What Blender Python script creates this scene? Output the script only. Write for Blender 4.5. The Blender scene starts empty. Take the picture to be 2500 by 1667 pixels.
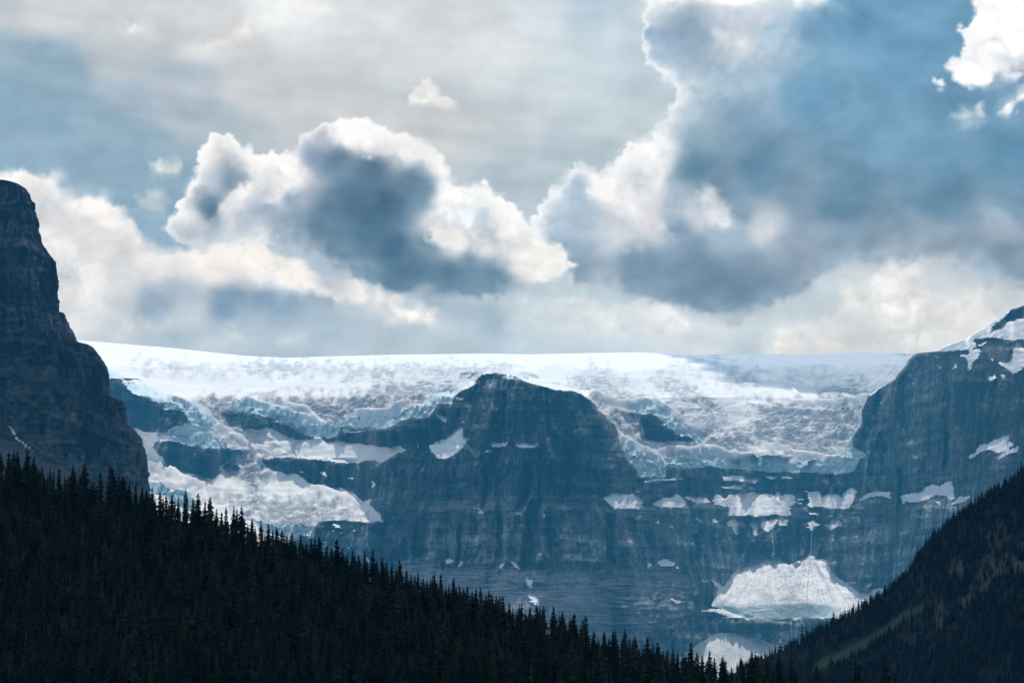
import bpy, math, random, time
import numpy as np
from mathutils import Vector
T0=time.time()
S=bpy.context.scene
COL=S.collection
# ------------------------------------------------------------------ camera
F=5903.0; HZ=1694.0            # focal length and eye-level row of the photograph, in its pixels
cam=bpy.data.cameras.new('camera'); cam.lens=85.0; cam.sensor_width=36.0
cam.shift_y=(HZ-833.5)/2500.0; cam.clip_start=1.0; cam.clip_end=120000.0
co=bpy.data.objects.new('camera',cam); COL.objects.link(co)
co.location=(0,0,0); co.rotation_euler=(math.radians(90),0,0); S.camera=co
# ------------------------------------------------------------------ sun, world, exposure
SUN_EL=68.0; SUN_AZ=6.0; SUN_STRENGTH=4.4; SKY_STRENGTH=0.15
el=math.radians(SUN_EL); az=math.radians(SUN_AZ)
SDIR=Vector((math.sin(az)*math.cos(el),math.cos(az)*math.cos(el),math.sin(el)))
ld=bpy.data.lights.new('sun','SUN'); ld.energy=SUN_STRENGTH; ld.angle=math.radians(0.53); ld.color=(1.0,0.93,0.83)
lo=bpy.data.objects.new('sun',ld); COL.objects.link(lo); lo.location=(0,0,5000)
lo.rotation_euler=(-SDIR).to_track_quat('-Z','Y').to_euler()
W=bpy.data.worlds.new('World'); S.world=W; W.use_nodes=True
nt=W.node_tree; nt.nodes.clear()
out=nt.nodes.new('ShaderNodeOutputWorld'); bg=nt.nodes.new('ShaderNodeBackground'); bg.inputs[1].default_value=SKY_STRENGTH
sk=nt.nodes.new('ShaderNodeTexSky'); sk.sky_type='NISHITA'; sk.sun_disc=False; sk.sun_elevation=el; sk.sun_rotation=az; sk.altitude=1600
# broken cloud all round, of the same grey-white as in view
tc=nt.nodes.new('ShaderNodeTexCoord'); mp=nt.nodes.new('ShaderNodeMapping'); mp.inputs['Scale'].default_value=(1,1,2.6)
nz=nt.nodes.new('ShaderNodeTexNoise'); nz.inputs['Scale'].default_value=3.2; nz.inputs['Detail'].default_value=7
cr=nt.nodes.new('ShaderNodeValToRGB'); cr.color_ramp.elements[0].position=.40; cr.color_ramp.elements[1].position=.62
mx=nt.nodes.new('ShaderNodeMixRGB'); mx.inputs[2].default_value=(7.2,7.4,7.7,1)
nt.links.new(tc.outputs['Generated'],mp.inputs[0]); nt.links.new(mp.outputs[0],nz.inputs[0]); nt.links.new(nz.outputs[0],cr.inputs[0])
nt.links.new(cr.outputs[0],mx.inputs[0]); nt.links.new(sk.outputs[0],mx.inputs[1]); nt.links.new(mx.outputs[0],bg.inputs[0]); nt.links.new(bg.outputs[0],out.inputs[0])
vs=S.view_settings; vs.view_transform='Standard'; vs.look='None'; vs.exposure=0.0; vs.gamma=1.0; vs.use_curve_mapping=False
cy=S.cycles; cy.max_bounces=6; cy.diffuse_bounces=3; cy.glossy_bounces=2; cy.transmission_bounces=2; cy.volume_bounces=1; cy.transparent_max_bounces=8
cy.use_denoising=True; cy.caustics_reflective=False; cy.caustics_refractive=False
HAZE=5.0e-5; HAZE_COL=(0.085,0.50,0.88,1); HAZE_G=0.3; HAZE_TOP=1950.0
def _h(ix,iy,s):
    n=(ix.astype(np.int64)*374761393+iy.astype(np.int64)*668265263+s*1442695041)&0xffffffff
    n=((n^(n>>13))*1274126177)&0xffffffff
    n=((n^(n>>15))*2246822519)&0xffffffff
    return (n^(n>>16))&0xffffffff
def perlin(x,y,s=0):
    x=np.asarray(x,float);y=np.asarray(y,float)
    ix=np.floor(x);iy=np.floor(y);fx=x-ix;fy=y-iy
    ix=ix.astype(np.int64);iy=iy.astype(np.int64)
    ux=fx*fx*fx*(fx*(fx*6-15)+10);uy=fy*fy*fy*(fy*(fy*6-15)+10)
    def g(dx,dy):
        a=_h(ix+dx,iy+dy,s)*(2*np.pi/4294967296.0)
        return np.cos(a)*(fx-dx)+np.sin(a)*(fy-dy)
    a=g(0,0);b=g(1,0);c=g(0,1);d=g(1,1)
    return 1.5*((a+(b-a)*ux)+((c+(d-c)*ux)-(a+(b-a)*ux))*uy)
def fbm(x,y,o=4,s=0,gain=.5,ridge=0):
    t=0;amp=1;n=0
    for k in range(o):
        p=perlin(x*2**k+17.3*k,y*2**k-9.1*k,s+k*13)
        if ridge==1: p=1-2*np.abs(p)*1.6
        if ridge==2: p=np.abs(p)*3.0-1
        t=t+amp*p;n+=amp;amp*=gain
    return t/n
def sstep(a,b,x):
    t=np.clip((x-a)/(b-a),0,1);return t*t*(3-2*t)
def sdf(poly,X,Y):
    # signed distance, positive inside
    P=np.asarray(poly,float);d2=np.full(X.shape,1e18);ins=np.zeros(X.shape,bool)
    for (x0,y0),(x1,y1) in zip(P,np.roll(P,-1,0)):
        ex,ey=x1-x0,y1-y0;L=ex*ex+ey*ey+1e-9
        t=np.clip(((X-x0)*ex+(Y-y0)*ey)/L,0,1)
        dx=X-x0-t*ex;dy=Y-y0-t*ey
        np.minimum(d2,dx*dx+dy*dy,out=d2)
        c=(y0>Y)!=(y1>Y)
        if y1!=y0: ins^=c&(X<(x1-x0)*(Y-y0)/(y1-y0)+x0)
    d=np.sqrt(d2);return np.where(ins,d,-d)
def idw(pts,X,Y,p=3.0,ax=1.0):
    # control colours (u,v,r,g,b) -> smooth colour field
    P=np.asarray(pts,float);W=0;C=0
    for u,v,r,g,b in P:
        w=1/(((X-u)*ax)**2+(Y-v)**2+600.0)**(p/2)
        W=W+w;C=C+w[...,None]*np.array([r,g,b])
    return C/W[...,None]
def lin(c):
    c=np.clip(c,0,1);return np.where(c<.04045,c/12.92,((c+.055)/1.055)**2.4)
BASE=[(0,0,205,210,214),(150,20,222,222,222),(400,10,218,219,220),(700,20,238,240,240),(900,30,225,226,227),(1150,10,213,217,220),(1300,30,222,226,230),(1500,100,205,213,220),
(0,130,165,186,201),(0,220,148,178,197),(150,200,150,178,196),(300,150,200,205,209),(500,100,216,216,217),(600,200,205,207,210),(800,200,212,213,214),(1000,150,222,223,223),(1200,150,226,228,229),(1400,200,214,222,226),(1450,50,195,210,220),
(100,300,150,180,198),(300,230,170,188,202),(300,350,148,177,195),(100,380,158,185,202),(500,300,185,196,204),(450,220,183,194,204),(700,250,203,206,209),(900,300,208,209,211),(1100,280,207,209,211),(1300,300,206,211,214),(1500,280,200,209,214),(1250,400,194,203,209),(1350,350,190,201,208),(400,450,146,175,193),(200,430,150,178,196),(360,520,150,178,196),
(1250,480,190,200,207),(1500,350,192,202,208),
(200,830,212,213,214),(500,830,188,199,207),(700,850,175,191,203),(900,840,182,194,203),(1100,830,188,199,205),(1300,800,205,212,216),(1500,830,208,214,218),(1700,800,212,216,218),(1900,830,200,208,213),(2150,830,203,209,214),(300,700,205,208,212),(200,600,200,206,212),(1150,760,160,180,195),(1250,700,195,203,208),(550,780,178,192,203),(1500,730,200,207,211),(1150,700,200,206,210),(1650,780,215,217,217),
(-600,0,190,200,208),(-600,500,170,188,202),(-600,900,200,206,210),(3200,0,120,160,192),(3200,500,130,160,186),(3200,900,205,210,214),(600,-600,205,210,214),(1800,-600,170,190,205),(2200,-300,130,165,195)]
# each cloud: outline, control colours, edge softness, fractal amplitude, rim strength/width, billow relief
CL=[
dict(n='right_mass',poly=[(1300,515),(1335,478),(1372,440),(1392,412),(1420,400),(1455,410),(1468,440),(1500,425),(1510,370),(1542,345),(1592,340),(1615,290),(1652,222),(1622,192),(1577,150),(1563,110),(1560,75),(1582,10),(1610,-60),(1800,-150),(2600,-200),(3600,-200),(3600,760),(2560,720),(2300,650),(2100,650),(1990,700),(1900,745),(1800,790),(1720,770),(1600,740),(1400,690),(1330,640),(1290,600)],
 pts=[(1420,480,145,172,195),(1400,520,155,178,198),(1560,450,178,190,204),(1590,400,225,228,232),(1560,520,215,218,222),(1480,440,215,220,225),(1500,560,190,200,210),(1640,60,139,165,189),(1700,90,144,168,190),(1620,130,145,175,200),(1760,60,175,190,208),(1800,90,190,202,215),(1850,30,180,196,212),(1780,120,195,205,216),(1740,180,160,186,206),(1880,150,160,190,212),(1700,250,154,178,197),(1830,200,154,180,201),(1900,60,154,182,204),(1980,60,122,165,196),(2080,60,110,158,192),(2200,120,112,160,192),(2250,20,110,158,190),(1980,220,112,158,190),(1820,300,122,157,182),(1720,340,132,160,180),(2150,320,116,160,190),(2300,380,114,156,186),(2480,400,104,150,180),(1700,400,102,140,166),(1850,420,104,143,170),(1950,450,122,152,176),(2050,480,102,140,166),(2300,500,106,145,172),(2480,520,112,148,174),
 (1750,470,122,148,169),(1800,560,130,160,185),(1650,540,135,162,188),(1700,520,190,198,208),(1850,560,200,206,213),(1400,640,122,148,170),(1550,640,116,142,164),(1700,640,116,142,164),(1700,720,112,140,162),(1850,640,124,148,170),(1800,760,104,135,160),(1850,720,104,135,159),(1950,650,129,152,174),(1980,590,139,160,180),(2150,600,124,150,172),(2300,610,129,152,172),(2050,680,140,168,190),(2450,610,114,142,166),(2250,560,129,155,176),(2450,570,170,186,203),(2400,660,145,172,194)],
 soft=11,amp=24,rim=1.0,rw=36,rel=.12,warm=0),
dict(n='wisps_r',poly=[(1740,70),(1780,60),(1830,85),(1880,110),(1900,140),(1870,170),(1880,210),(1850,205),(1820,150),(1770,110),(1740,100)],pts=[(1800,100,215,220,228),(1850,180,190,205,220)],soft=50,amp=45,rim=.1,rw=20,rel=.15,op=.6),
dict(n='top_edge',poly=[(1560,-120),(1560,40),(1600,45),(1640,25),(1720,30),(1790,60),(1850,42),(1930,35),(2030,15),(2120,-100)],pts=[(1800,0,255,255,255),(1600,20,255,255,255)],soft=48,amp=26,rim=.2,rw=20,rel=.06),
dict(n='r_puff1',poly=[(1440,470),(1470,420),(1515,375),(1545,345),(1595,342),(1615,380),(1625,470),(1650,520),(1640,580),(1560,610),(1500,600),(1490,520)],pts=[(1540,380,250,250,250),(1560,440,205,210,218),(1580,400,235,238,240),(1620,540,225,222,222),(1520,560,225,225,227),(1600,590,215,215,218),(1500,450,238,238,240)],soft=30,amp=26,rim=.35,rw=22,rel=.12,op=.9),
dict(n='r_puff2',poly=[(1700,470),(1740,460),(1790,500),(1800,540),(1870,520),(1895,570),(1850,595),(1760,590),(1720,570)],pts=[(1730,500,225,228,232),(1760,560,220,220,222),(1870,560,215,220,226),(1810,570,180,193,207)],soft=34,amp=34,rim=.2,rw=20,rel=.15,op=.85),
dict(n='tr',poly=[(2640,-100),(2390,-60),(2375,30),(2365,60),(2335,72),(2350,100),(2345,130),(2310,165),(2335,205),(2400,218),(2440,195),(2520,190),(2440,250),(2430,285),(2470,275),(2560,225),(2700,180)],pts=[(2450,60,252,252,252),(2480,120,235,238,242),(2480,160,205,215,225),(2400,190,248,248,248),(2460,250,245,246,247),(2600,100,225,230,235)],soft=14,amp=26,rim=.2,rw=20,rel=.2),
dict(n='tr_s',poly=[(2330,285),(2350,255),(2400,245),(2405,270),(2385,305),(2350,310)],pts=[(2370,275,232,236,240)],soft=22,amp=24,rim=.05,rw=10,rel=.2,op=.9),
dict(n='tr_s2',poly=[(2275,190),(2300,195),(2312,210),(2295,220)],pts=[(2295,205,235,238,240)],soft=12,amp=14,rim=.05,rw=10,rel=.1,op=.9),
dict(n='low_right',poly=[(1860,900),(1870,825),(1900,795),(1990,780),(2040,770),(2055,705),(2110,680),(2190,640),(2270,645),(2310,690),(2420,700),(2480,720),(2700,700),(2700,900)],pts=[(1950,810,238,234,228),(2020,790,244,238,230),(2200,700,238,238,236),(2150,760,222,224,224),(2350,740,230,231,231),(2100,820,210,214,217),(2500,800,222,226,228),(2240,800,218,221,222)],soft=60,amp=34,rim=.12,rw=26,rel=.12,op=.88),
dict(n='left_bank',poly=[(-300,470),(-60,425),(0,412),(60,413),(120,425),(155,428),(150,455),(185,470),(232,466),(278,492),(308,530),(340,565),(400,600),(470,600),(560,578),(640,590),(720,630),(820,680),(900,720),(820,770),(700,790),(560,800),(400,820),(200,840),(-300,860)],
 pts=[(20,440,246,244,242),(90,450,238,236,235),(110,490,205,210,216),(140,520,215,218,222),(200,510,246,244,242),(240,520,243,240,238),(200,560,215,217,221),(290,570,225,226,228),(150,600,222,223,225),(260,610,228,226,225),(350,620,232,229,227),(300,680,210,213,217),(400,650,236,232,229),(480,620,240,236,232),(560,610,240,236,232),(520,660,228,224,222),(620,640,242,238,234),(700,680,242,238,234),(430,710,168,184,199),(380,740,150,172,192),(550,730,122,150,178),(640,740,118,147,174),(700,745,124,152,178),(330,790,200,206,212),(200,720,224,224,225),(160,660,214,217,220),(450,790,190,200,208),(760,760,150,172,192),(300,640,205,209,214)],soft=26,amp=34,rim=.4,rw=22,rel=.10),
dict(n='main',poly=[(395,560),(415,530),(445,470),(470,430),(490,370),(520,325),(560,328),(590,350),(625,372),(690,375),(720,350),(750,320),(790,300),(830,288),(880,286),(918,300),(930,312),(990,330),(1045,350),(1080,385),(1105,430),(1115,452),(1180,446),(1230,475),(1260,510),(1300,550),(1350,590),(1395,622),(1402,645),(1370,672),(1300,700),(1200,725),(1080,735),(960,715),(860,675),(760,632),(690,605),(640,590),(520,602),(440,605)],
 pts=[(500,380,235,235,236),(545,360,190,197,206),(560,390,178,188,200),(530,350,240,240,240),(520,450,165,180,197),(505,500,78,116,145),(520,515,72,111,141),(560,450,98,131,157),(590,440,140,160,182),(600,400,215,217,220),(640,400,240,240,240),(700,400,242,242,241),(620,440,240,240,240),(680,450,236,236,236),(580,490,238,238,238),(560,530,200,206,212),(470,530,215,219,223),(450,570,165,182,198),(600,540,148,168,188),(660,520,145,165,185),(730,430,225,227,230),(720,480,150,170,190),(780,340,175,185,198),(770,380,130,155,182),(820,400,98,132,159),(850,310,240,240,240),(880,340,228,229,230),(940,350,215,218,222),(1000,370,215,219,223),(900,410,92,127,155),(1000,440,95,130,157),(860,470,82,119,148),(950,500,75,113,143),(1040,470,92,128,155),(820,520,88,124,151),(700,560,100,134,160),(800,580,85,121,149),(950,600,80,117,145),(1050,580,92,127,153),(1150,640,88,124,150),(1100,665,88,122,149),(1000,690,98,132,158),(1220,690,112,142,166),(1000,660,88,124,151),(1200,650,92,128,153),(900,560,80,118,146),(1080,400,240,240,240),(1100,480,238,240,241),(1160,470,238,240,241),(1140,530,215,222,228),(1180,540,175,192,207),(1220,520,235,237,238),(1060,560,232,233,234),(1120,600,225,225,226),(1240,580,238,237,235),(1330,610,238,235,231),(1270,640,225,223,221),(1190,610,200,206,212),(740,640,150,170,190)],
 soft=10,amp=22,rim=1.0,rw=30,rel=.14),
dict(n='main_lobe',poly=[(515,545),(535,500),(570,462),(610,440),(680,430),(740,430),(745,455),(700,480),(640,500),(590,520),(550,560)],pts=[(540,520,225,227,230),(600,470,242,242,242),(700,450,240,240,240),(640,490,180,192,205)],soft=20,amp=24,rim=.35,rw=16,rel=.14,op=.85),
dict(n='main_top',poly=[(835,345),(850,325),(880,312),(940,315),(1000,335),(1060,360),(1095,420),(1100,470),(1070,420),(1040,395),(990,385),(930,370),(900,385),(880,365),(845,360)],pts=[(900,335,244,244,244),(1000,360,242,242,242),(1080,410,244,244,244),(920,365,220,222,225)],soft=16,amp=22,rim=.3,rw=12,rel=.12,op=.85),
dict(n='main_base_r',poly=[(1035,585),(1060,550),(1090,552),(1150,572),(1200,598),(1250,612),(1290,592),(1390,618),(1360,640),(1290,650),(1200,632),(1130,610),(1060,602)],pts=[(1060,580,240,238,236),(1120,600,238,236,233),(1180,625,232,229,226),(1250,635,230,228,225),(1340,620,238,235,231)],soft=24,amp=24,rim=.2,rw=14,rel=.1,op=.8),
dict(n='tail',poly=[(560,600),(620,592),(700,625),(780,660),(830,670),(880,685),(960,715),(1030,745),(1065,765),(1082,812),(1040,800),(960,790),(880,750),(800,730),(700,690),(640,660)],pts=[(620,620,235,232,229),(740,690,245,240,235),(790,720,236,232,228),(860,700,224,222,221),(900,740,238,233,228),(980,760,232,228,224),(1050,785,240,235,229),(820,680,178,190,203)],soft=24,amp=28,rim=.25,rw=14,rel=.16,op=.92),
dict(n='low_mid',poly=[(1050,800),(1090,765),(1150,740),(1200,730),(1280,720),(1400,710),(1500,740),(1640,730),(1700,780),(1650,830),(1250,840),(1080,840)],pts=[(1100,760,175,190,202),(1160,720,208,212,216),(1230,720,200,207,212),(1300,740,218,221,223),(1500,780,222,223,223),(1650,760,225,225,224),(1200,780,172,189,202)],soft=40,amp=30,rim=.15,rw=20,rel=.12,op=.7),
dict(n='low_l',poly=[(480,850),(540,790),(600,785),(680,800),(760,810),(730,850),(600,860)],pts=[(600,800,222,221,220),(560,820,205,209,213),(700,815,200,206,211)],soft=40,amp=34,rim=.1,rw=14,rel=.1,op=.6),
dict(n='puff',poly=[(365,400),(385,385),(420,395),(440,385),(450,410),(430,430),(395,432),(375,420)],pts=[(400,410,232,234,236),(430,410,220,225,229)],soft=18,amp=22,rim=.15,rw=8,rel=.12,op=.85),
dict(n='puff2',poly=[(992,230),(1020,215),(1045,192),(1070,212),(1100,240),(1110,262),(1060,260),(1040,268),(1000,262)],pts=[(1040,220,240,240,240),(1030,250,225,226,227),(1090,255,225,226,227)],soft=18,amp=24,rim=.2,rw=8,rel=.12,op=.85),
dict(n='puff3',poly=[(330,480),(370,466),(410,495),(400,530),(360,520),(335,505)],pts=[(370,495,190,203,213)],soft=30,amp=34,rim=.1,rw=8,rel=.15,op=.8),
dict(n='veil1',poly=[(240,80),(280,58),(330,55),(380,70),(395,95),(340,90),(290,90)],pts=[(320,75,240,240,240)],soft=40,amp=30,rim=.1,rw=14,rel=.14,op=.85),
dict(n='veil2',poly=[(460,120),(520,90),(560,60),(610,55),(680,70),(600,95),(540,120),(500,145)],pts=[(580,80,240,240,239)],soft=50,amp=34,rim=.1,rw=14,rel=.14,op=.8),
dict(n='veil3',poly=[(640,10),(720,-20),(800,10),(820,40),(740,45),(690,40)],pts=[(720,15,246,246,246)],soft=50,amp=34,rim=.1,rw=14,rel=.1,op=.8),
]
def puff(x,y,s):
    ix=np.floor(x).astype(np.int64);iy=np.floor(y).astype(np.int64);m=np.full(x.shape,9.)
    for dx in (-1,0,1):
        for dy in (-1,0,1):
            cx=ix+dx+_h(ix+dx,iy+dy,s)/4294967296.;cy=iy+dy+_h(ix+dx,iy+dy,s+77)/4294967296.
            # heads are lit from above: measure from a point above the centre
            m=np.minimum(m,np.hypot(x-cx,(y-cy)*np.where(y>cy,.85,1.35)))
    return 1-np.clip(m,0,1.1)
def rimv(k,u,v,P,low):
    # the sun lights the upper rims; undersides stay grey
    y0,y1=P[:,1].min(),P[:,1].max()
    if k==0: y0,y1=-100,900
    t=(v-y0)/(y1-y0+1)
    return np.clip(1.15-sstep(.45,.95,t)*1.0+low*.4,0,1.1)
def sky_colour(U,V):
    wu=fbm(U/210,V/150,4,11)*46; wv=fbm(U/210+40,V/150,4,12)*34
    C=idw(BASE,U+wu*1.5,V+wv,4.6,.8)/255.*np.array([.955,.985,1.005])
    # long soft streaks of the high veil
    st=fbm((U+V*1.2)/520,(V-U*.12)/70,5,21,.5); C=C+st[...,None]*np.array([.05,.036,.026])*1.5
    C=C+(fbm(U/90,V/60,5,22)[...,None])*.05
    for k,L in enumerate(CL):
        P=np.array(L['poly'],float);m=90
        S=(slice(None),)
        sel=(U>P[:,0].min()-m)&(U<P[:,0].max()+m)&(V>P[:,1].min()-m)&(V<P[:,1].max()+m)
        if not sel.any(): continue
        u=U[sel];v=V[sel]
        a=L['amp']
        n1=fbm(u/(a*2.6),v/(a*2.4),5,50+k*7,.55,2); n2=fbm(u/(a*1.4)+9,v/(a*1.4),4,51+k*7,.55)
        pf=puff(u/(a*1.9)+n2*.5,v/(a*1.8)+n1*.4,300+k)-.45; pg=puff(u/(a*.8)+n2*.6,v/(a*.8),301+k)-.45
        d=sdf(P,u+n2*a*.35,v)+n1*a*.35+n2*a*.3+pf*a*.8+pg*a*.22+fbm(u/9,v/9,3,97,.6)*a*.05
        sf=L['soft']*(.72+2.1*sstep(-.05,.45,fbm(u/140,v/120,3,95+k)))*np.where(v>0,1,1)*(1+1.5*sstep(.6,1,(v-P[:,1].min())/(np.ptp(P[:,1])+1)))
        al=sstep(-sf*.45,sf,d)*L.get('op',1)
        c=idw(L['pts'],u+wu[sel]*.7,v+wv[sel]*.7,3.9)/255.
        lum=c.mean(1);wm=sstep(.50,.84,lum)
        # cauliflower: rounded heads with dark seams, smaller heads on the larger ones
        w1=fbm(u/70,v/70,3,201+k)*30;w2=fbm(u/70+7,v/70,3,202+k)*30
        p1=puff((u+w1)/88,(v+w2)/74,210+k);p2=puff((u+w1*1.3)/38,(v+w2*1.3)/33,220+k);p3=puff((u+w1*1.5)/16,(v+w2*1.5)/14,230+k)
        hd=p1*.55+p2*.30+p3*.15-.5
        soft_=fbm(u/150,v/90,5,70+k,.5)
        vis=.35+.65*sstep(-.25,.3,fbm(u/190,v/150,3,71+k))      # heads show only in places
        c=c+(hd*L['rel']*2.6*wm*vis)[:,None]*np.array([1.03,1,.96])+(soft_*(.10-.03*wm))[:,None]*np.array([1.1,1,.9])
        c=c+(n2*.025*wm)[:,None]
        low=fbm(u/170,v/150,3,90+k)
        rim=np.exp(-np.clip(d-L['soft']*.4,0,None)/(L['rw']*(.95+low*1.1).clip(.3,2.4)))*L['rim']*rimv(k,u,v,P,low)
        top=1.0
        c=c+(1.0-c)*(rim*top)[:,None]*.9
        C[sel]=C[sel]*(1-al[:,None])+c*al[:,None]
    return np.clip(C,0,1)
ZR={1:(0,800,3.672),2:(600,800,3.672),3:(1200,800,3.672),4:(1860,700,3.672),5:(300,1050,3.672),6:(900,1100,3.672),7:(1500,1100,3.672),8:(1860,1050,3.672),9:(1200,1240,3.672),10:(1860,1240,3.672),11:(600,1240,3.672)}
def Z(k,*xy):
    ox,oy,s=ZR[k];return [(ox+xy[i]/s,oy+xy[i+1]/s) for i in range(0,len(xy),2)]
SKYL=[(-400,790),(0,815),(190,831),(250,835),(400,848),(600,868),(700,873),(800,870),(950,866),(1200,863),(1290,865),(1450,862),(1560,860),(1620,862),(1700,866),(1780,865),(1840,864),(1900,864),(1960,866),(2110,861),(2230,864),(2300,864),(3000,864)]
# silhouette of the right mountain, and its left flank in front of the ice
RMT=Z(4,940,1520,885,1478,825,1440,800,1370,850,1290,890,1230,895,1100,960,990,1060,910,1180,840,1215,800,1240,765,1290,700,1310,660,1360,612,1430,590,1520,582,1700,510,1860,450,1910,415,2000,362,2100,295,2180,240,2240,205,2340,172,2400,150,2600,60,3200,-200)+[(3200,500),(3200,1400),(2600,1750),(2000,1750),(2030,1500),(2040,1300),(2060,1200),(2100,1120)]
BUT_TOP=Z(2,1640,790,1690,740,1720,680,1790,670,1830,690,1860,620,1920,560,2000,530,2050,500,2060,460,2110,420,2180,405)+Z(3,50,405,130,410,200,425,250,445,300,475,400,505,500,530,600,555,720,562,800,585,860,625,910,670,960,750,1010,790,1060,840,1100,900,1130,960,1150,1050,1180,1110,1230,1210,1290,1270,1310,1330)
# everything above this line is ice (left tongue and shelf included), before rock windows are cut out
ICE=[(-500,700),(-500,1250),(200,1250),(300,1300),(560,1345),(700,1330)]+Z(5,1580,940,1680,945,1690,900,1730,850,1780,820,1880,815,2050,822,2200,825,2330,825,2300,750,2240,700,2200,660,2225,605,2150,640,2080,590,2010,540,1920,510,1870,520,1800,490,1740,510,1660,480,1590,430,1500,385,1450,400,1380,370,1280,330,1250,290,1240,255,1400,258,1560,262,1570,240,1560,262)+Z(2,480,1175,700,1195,850,1210,1000,1215,1060,1195,1150,1195,1200,1225,1300,1160,1440,1100,1380,1065,1300,1080,1180,1062,1000,1042,850,1030,820,1012,760,1025,700,1020,680,985,760,985,820,960,815,930,850,920,890,945,990,915,1080,890,1120,910,1250,905,1380,840,1470,810,1590,820)+BUT_TOP+Z(7,240,240,330,230,450,235,470,150,600,165,850,130,900,155,1080,165,1170,175,1330,190,1430,200,1550,185,1650,200,1760,195,1840,200,1930,215,2060,205,2180,180,2210,110,2250,40)+[(2150,1090),(2300,1000),(3200,900),(3200,700)]
ROCK_IN=[ # rock windows in the ice
 Z(1,900,440,985,445,1080,450,1130,500,1200,580,1310,640,1400,660,1470,700,1455,730,1540,725,1600,745,1670,800,1680,850,1640,870,1560,885,1500,910,1480,950,1420,945,1360,940,1300,930,1200,910,900,850),
 Z(5,250,130,330,105,420,95,560,130,640,150,720,170,780,145,870,190,960,195,955,240,900,290,870,330,880,385,840,415,790,460,765,430,690,410,590,395,500,370,430,350,370,330,350,250,300,200),
 Z(2,-55,800,-40,765,0,758,60,765,130,790,200,810,290,820,310,845,380,845,430,900,500,940,560,965,620,975,600,992,540,1000,470,1008,370,990,250,920,180,890,170,910,90,922,20,905,-20,900,-50,870),
 Z(3,1322,790,1360,768,1420,775,1490,800,1560,850,1580,890,1650,930,1720,965,1800,990,1820,1005,1740,1020,1600,1015,1480,1022,1410,1015,1370,960,1350,880,1325,840),
 Z(5,900,300,1000,295,1060,340,1020,375,960,350,880,345),
]
# steep blue ice fronts
FRONT=[
 Z(1,960,380,1040,400,1100,430,1200,500,1350,535,1480,600,1520,590,1600,640,1680,660,1760,710,1830,770,1900,850,1920,930,1860,960,1700,880,1560,885,1480,950,1440,940,1680,850,1660,790,1540,725,1470,700,1310,640,1200,580,1130,500,1060,445,960,450),
 Z(2,-110,640,0,655,100,670,250,715,370,755,450,750,520,790,600,830,700,860,830,855,900,800,1000,750,1060,750,1200,770,1280,780,1360,740,1480,745,1580,700,1650,640,1720,580,1830,570,1900,560,1960,540,1850,640,1700,700,1600,830,1250,910,1080,890,850,920,700,1000,600,990,380,845,130,790,-60,770),
 Z(1,1480,950,1560,900,1680,890,1800,930,1900,980,2050,1060,2150,1150,2100,1200,2060,1130,1960,1110,1870,1060,1740,1060,1640,1010,1560,985),
 Z(3,1290,700,1400,690,1560,730,1640,830,1720,870,1900,930,1940,960,1850,1010,1820,1000,1720,960,1580,890,1490,800,1360,770,1320,800),
 Z(3,1120,1020,1220,1040,1300,1100,1380,1150,1530,1200,1570,1215,1555,1335,1300,1340),
 Z(7,440,235,455,95,580,45,680,30,740,5,850,0,960,20,1050,45,1200,60,1350,85,1550,95,1650,78,1900,72,2060,75,2110,45,2180,45,2260,35,2230,210,1500,210,900,170),
 Z(8,740,200,745,160,770,120,800,60,850,0,870,-30,800,60,830,120,940,210,900,230,760,225),
 Z(5,200,470,330,470,420,520,520,530,600,570,700,640,560,700,300,560),
 Z(5,1150,790,1300,780,1500,850,1700,850,1690,960,1500,960,1250,900),
 Z(7,880,1400,1000,1330,1120,1400,1300,1380,1450,1375,1650,1370,1900,1380,2000,1420,1980,1510,1560,1525,1270,1505,1100,1480),
]
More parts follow.
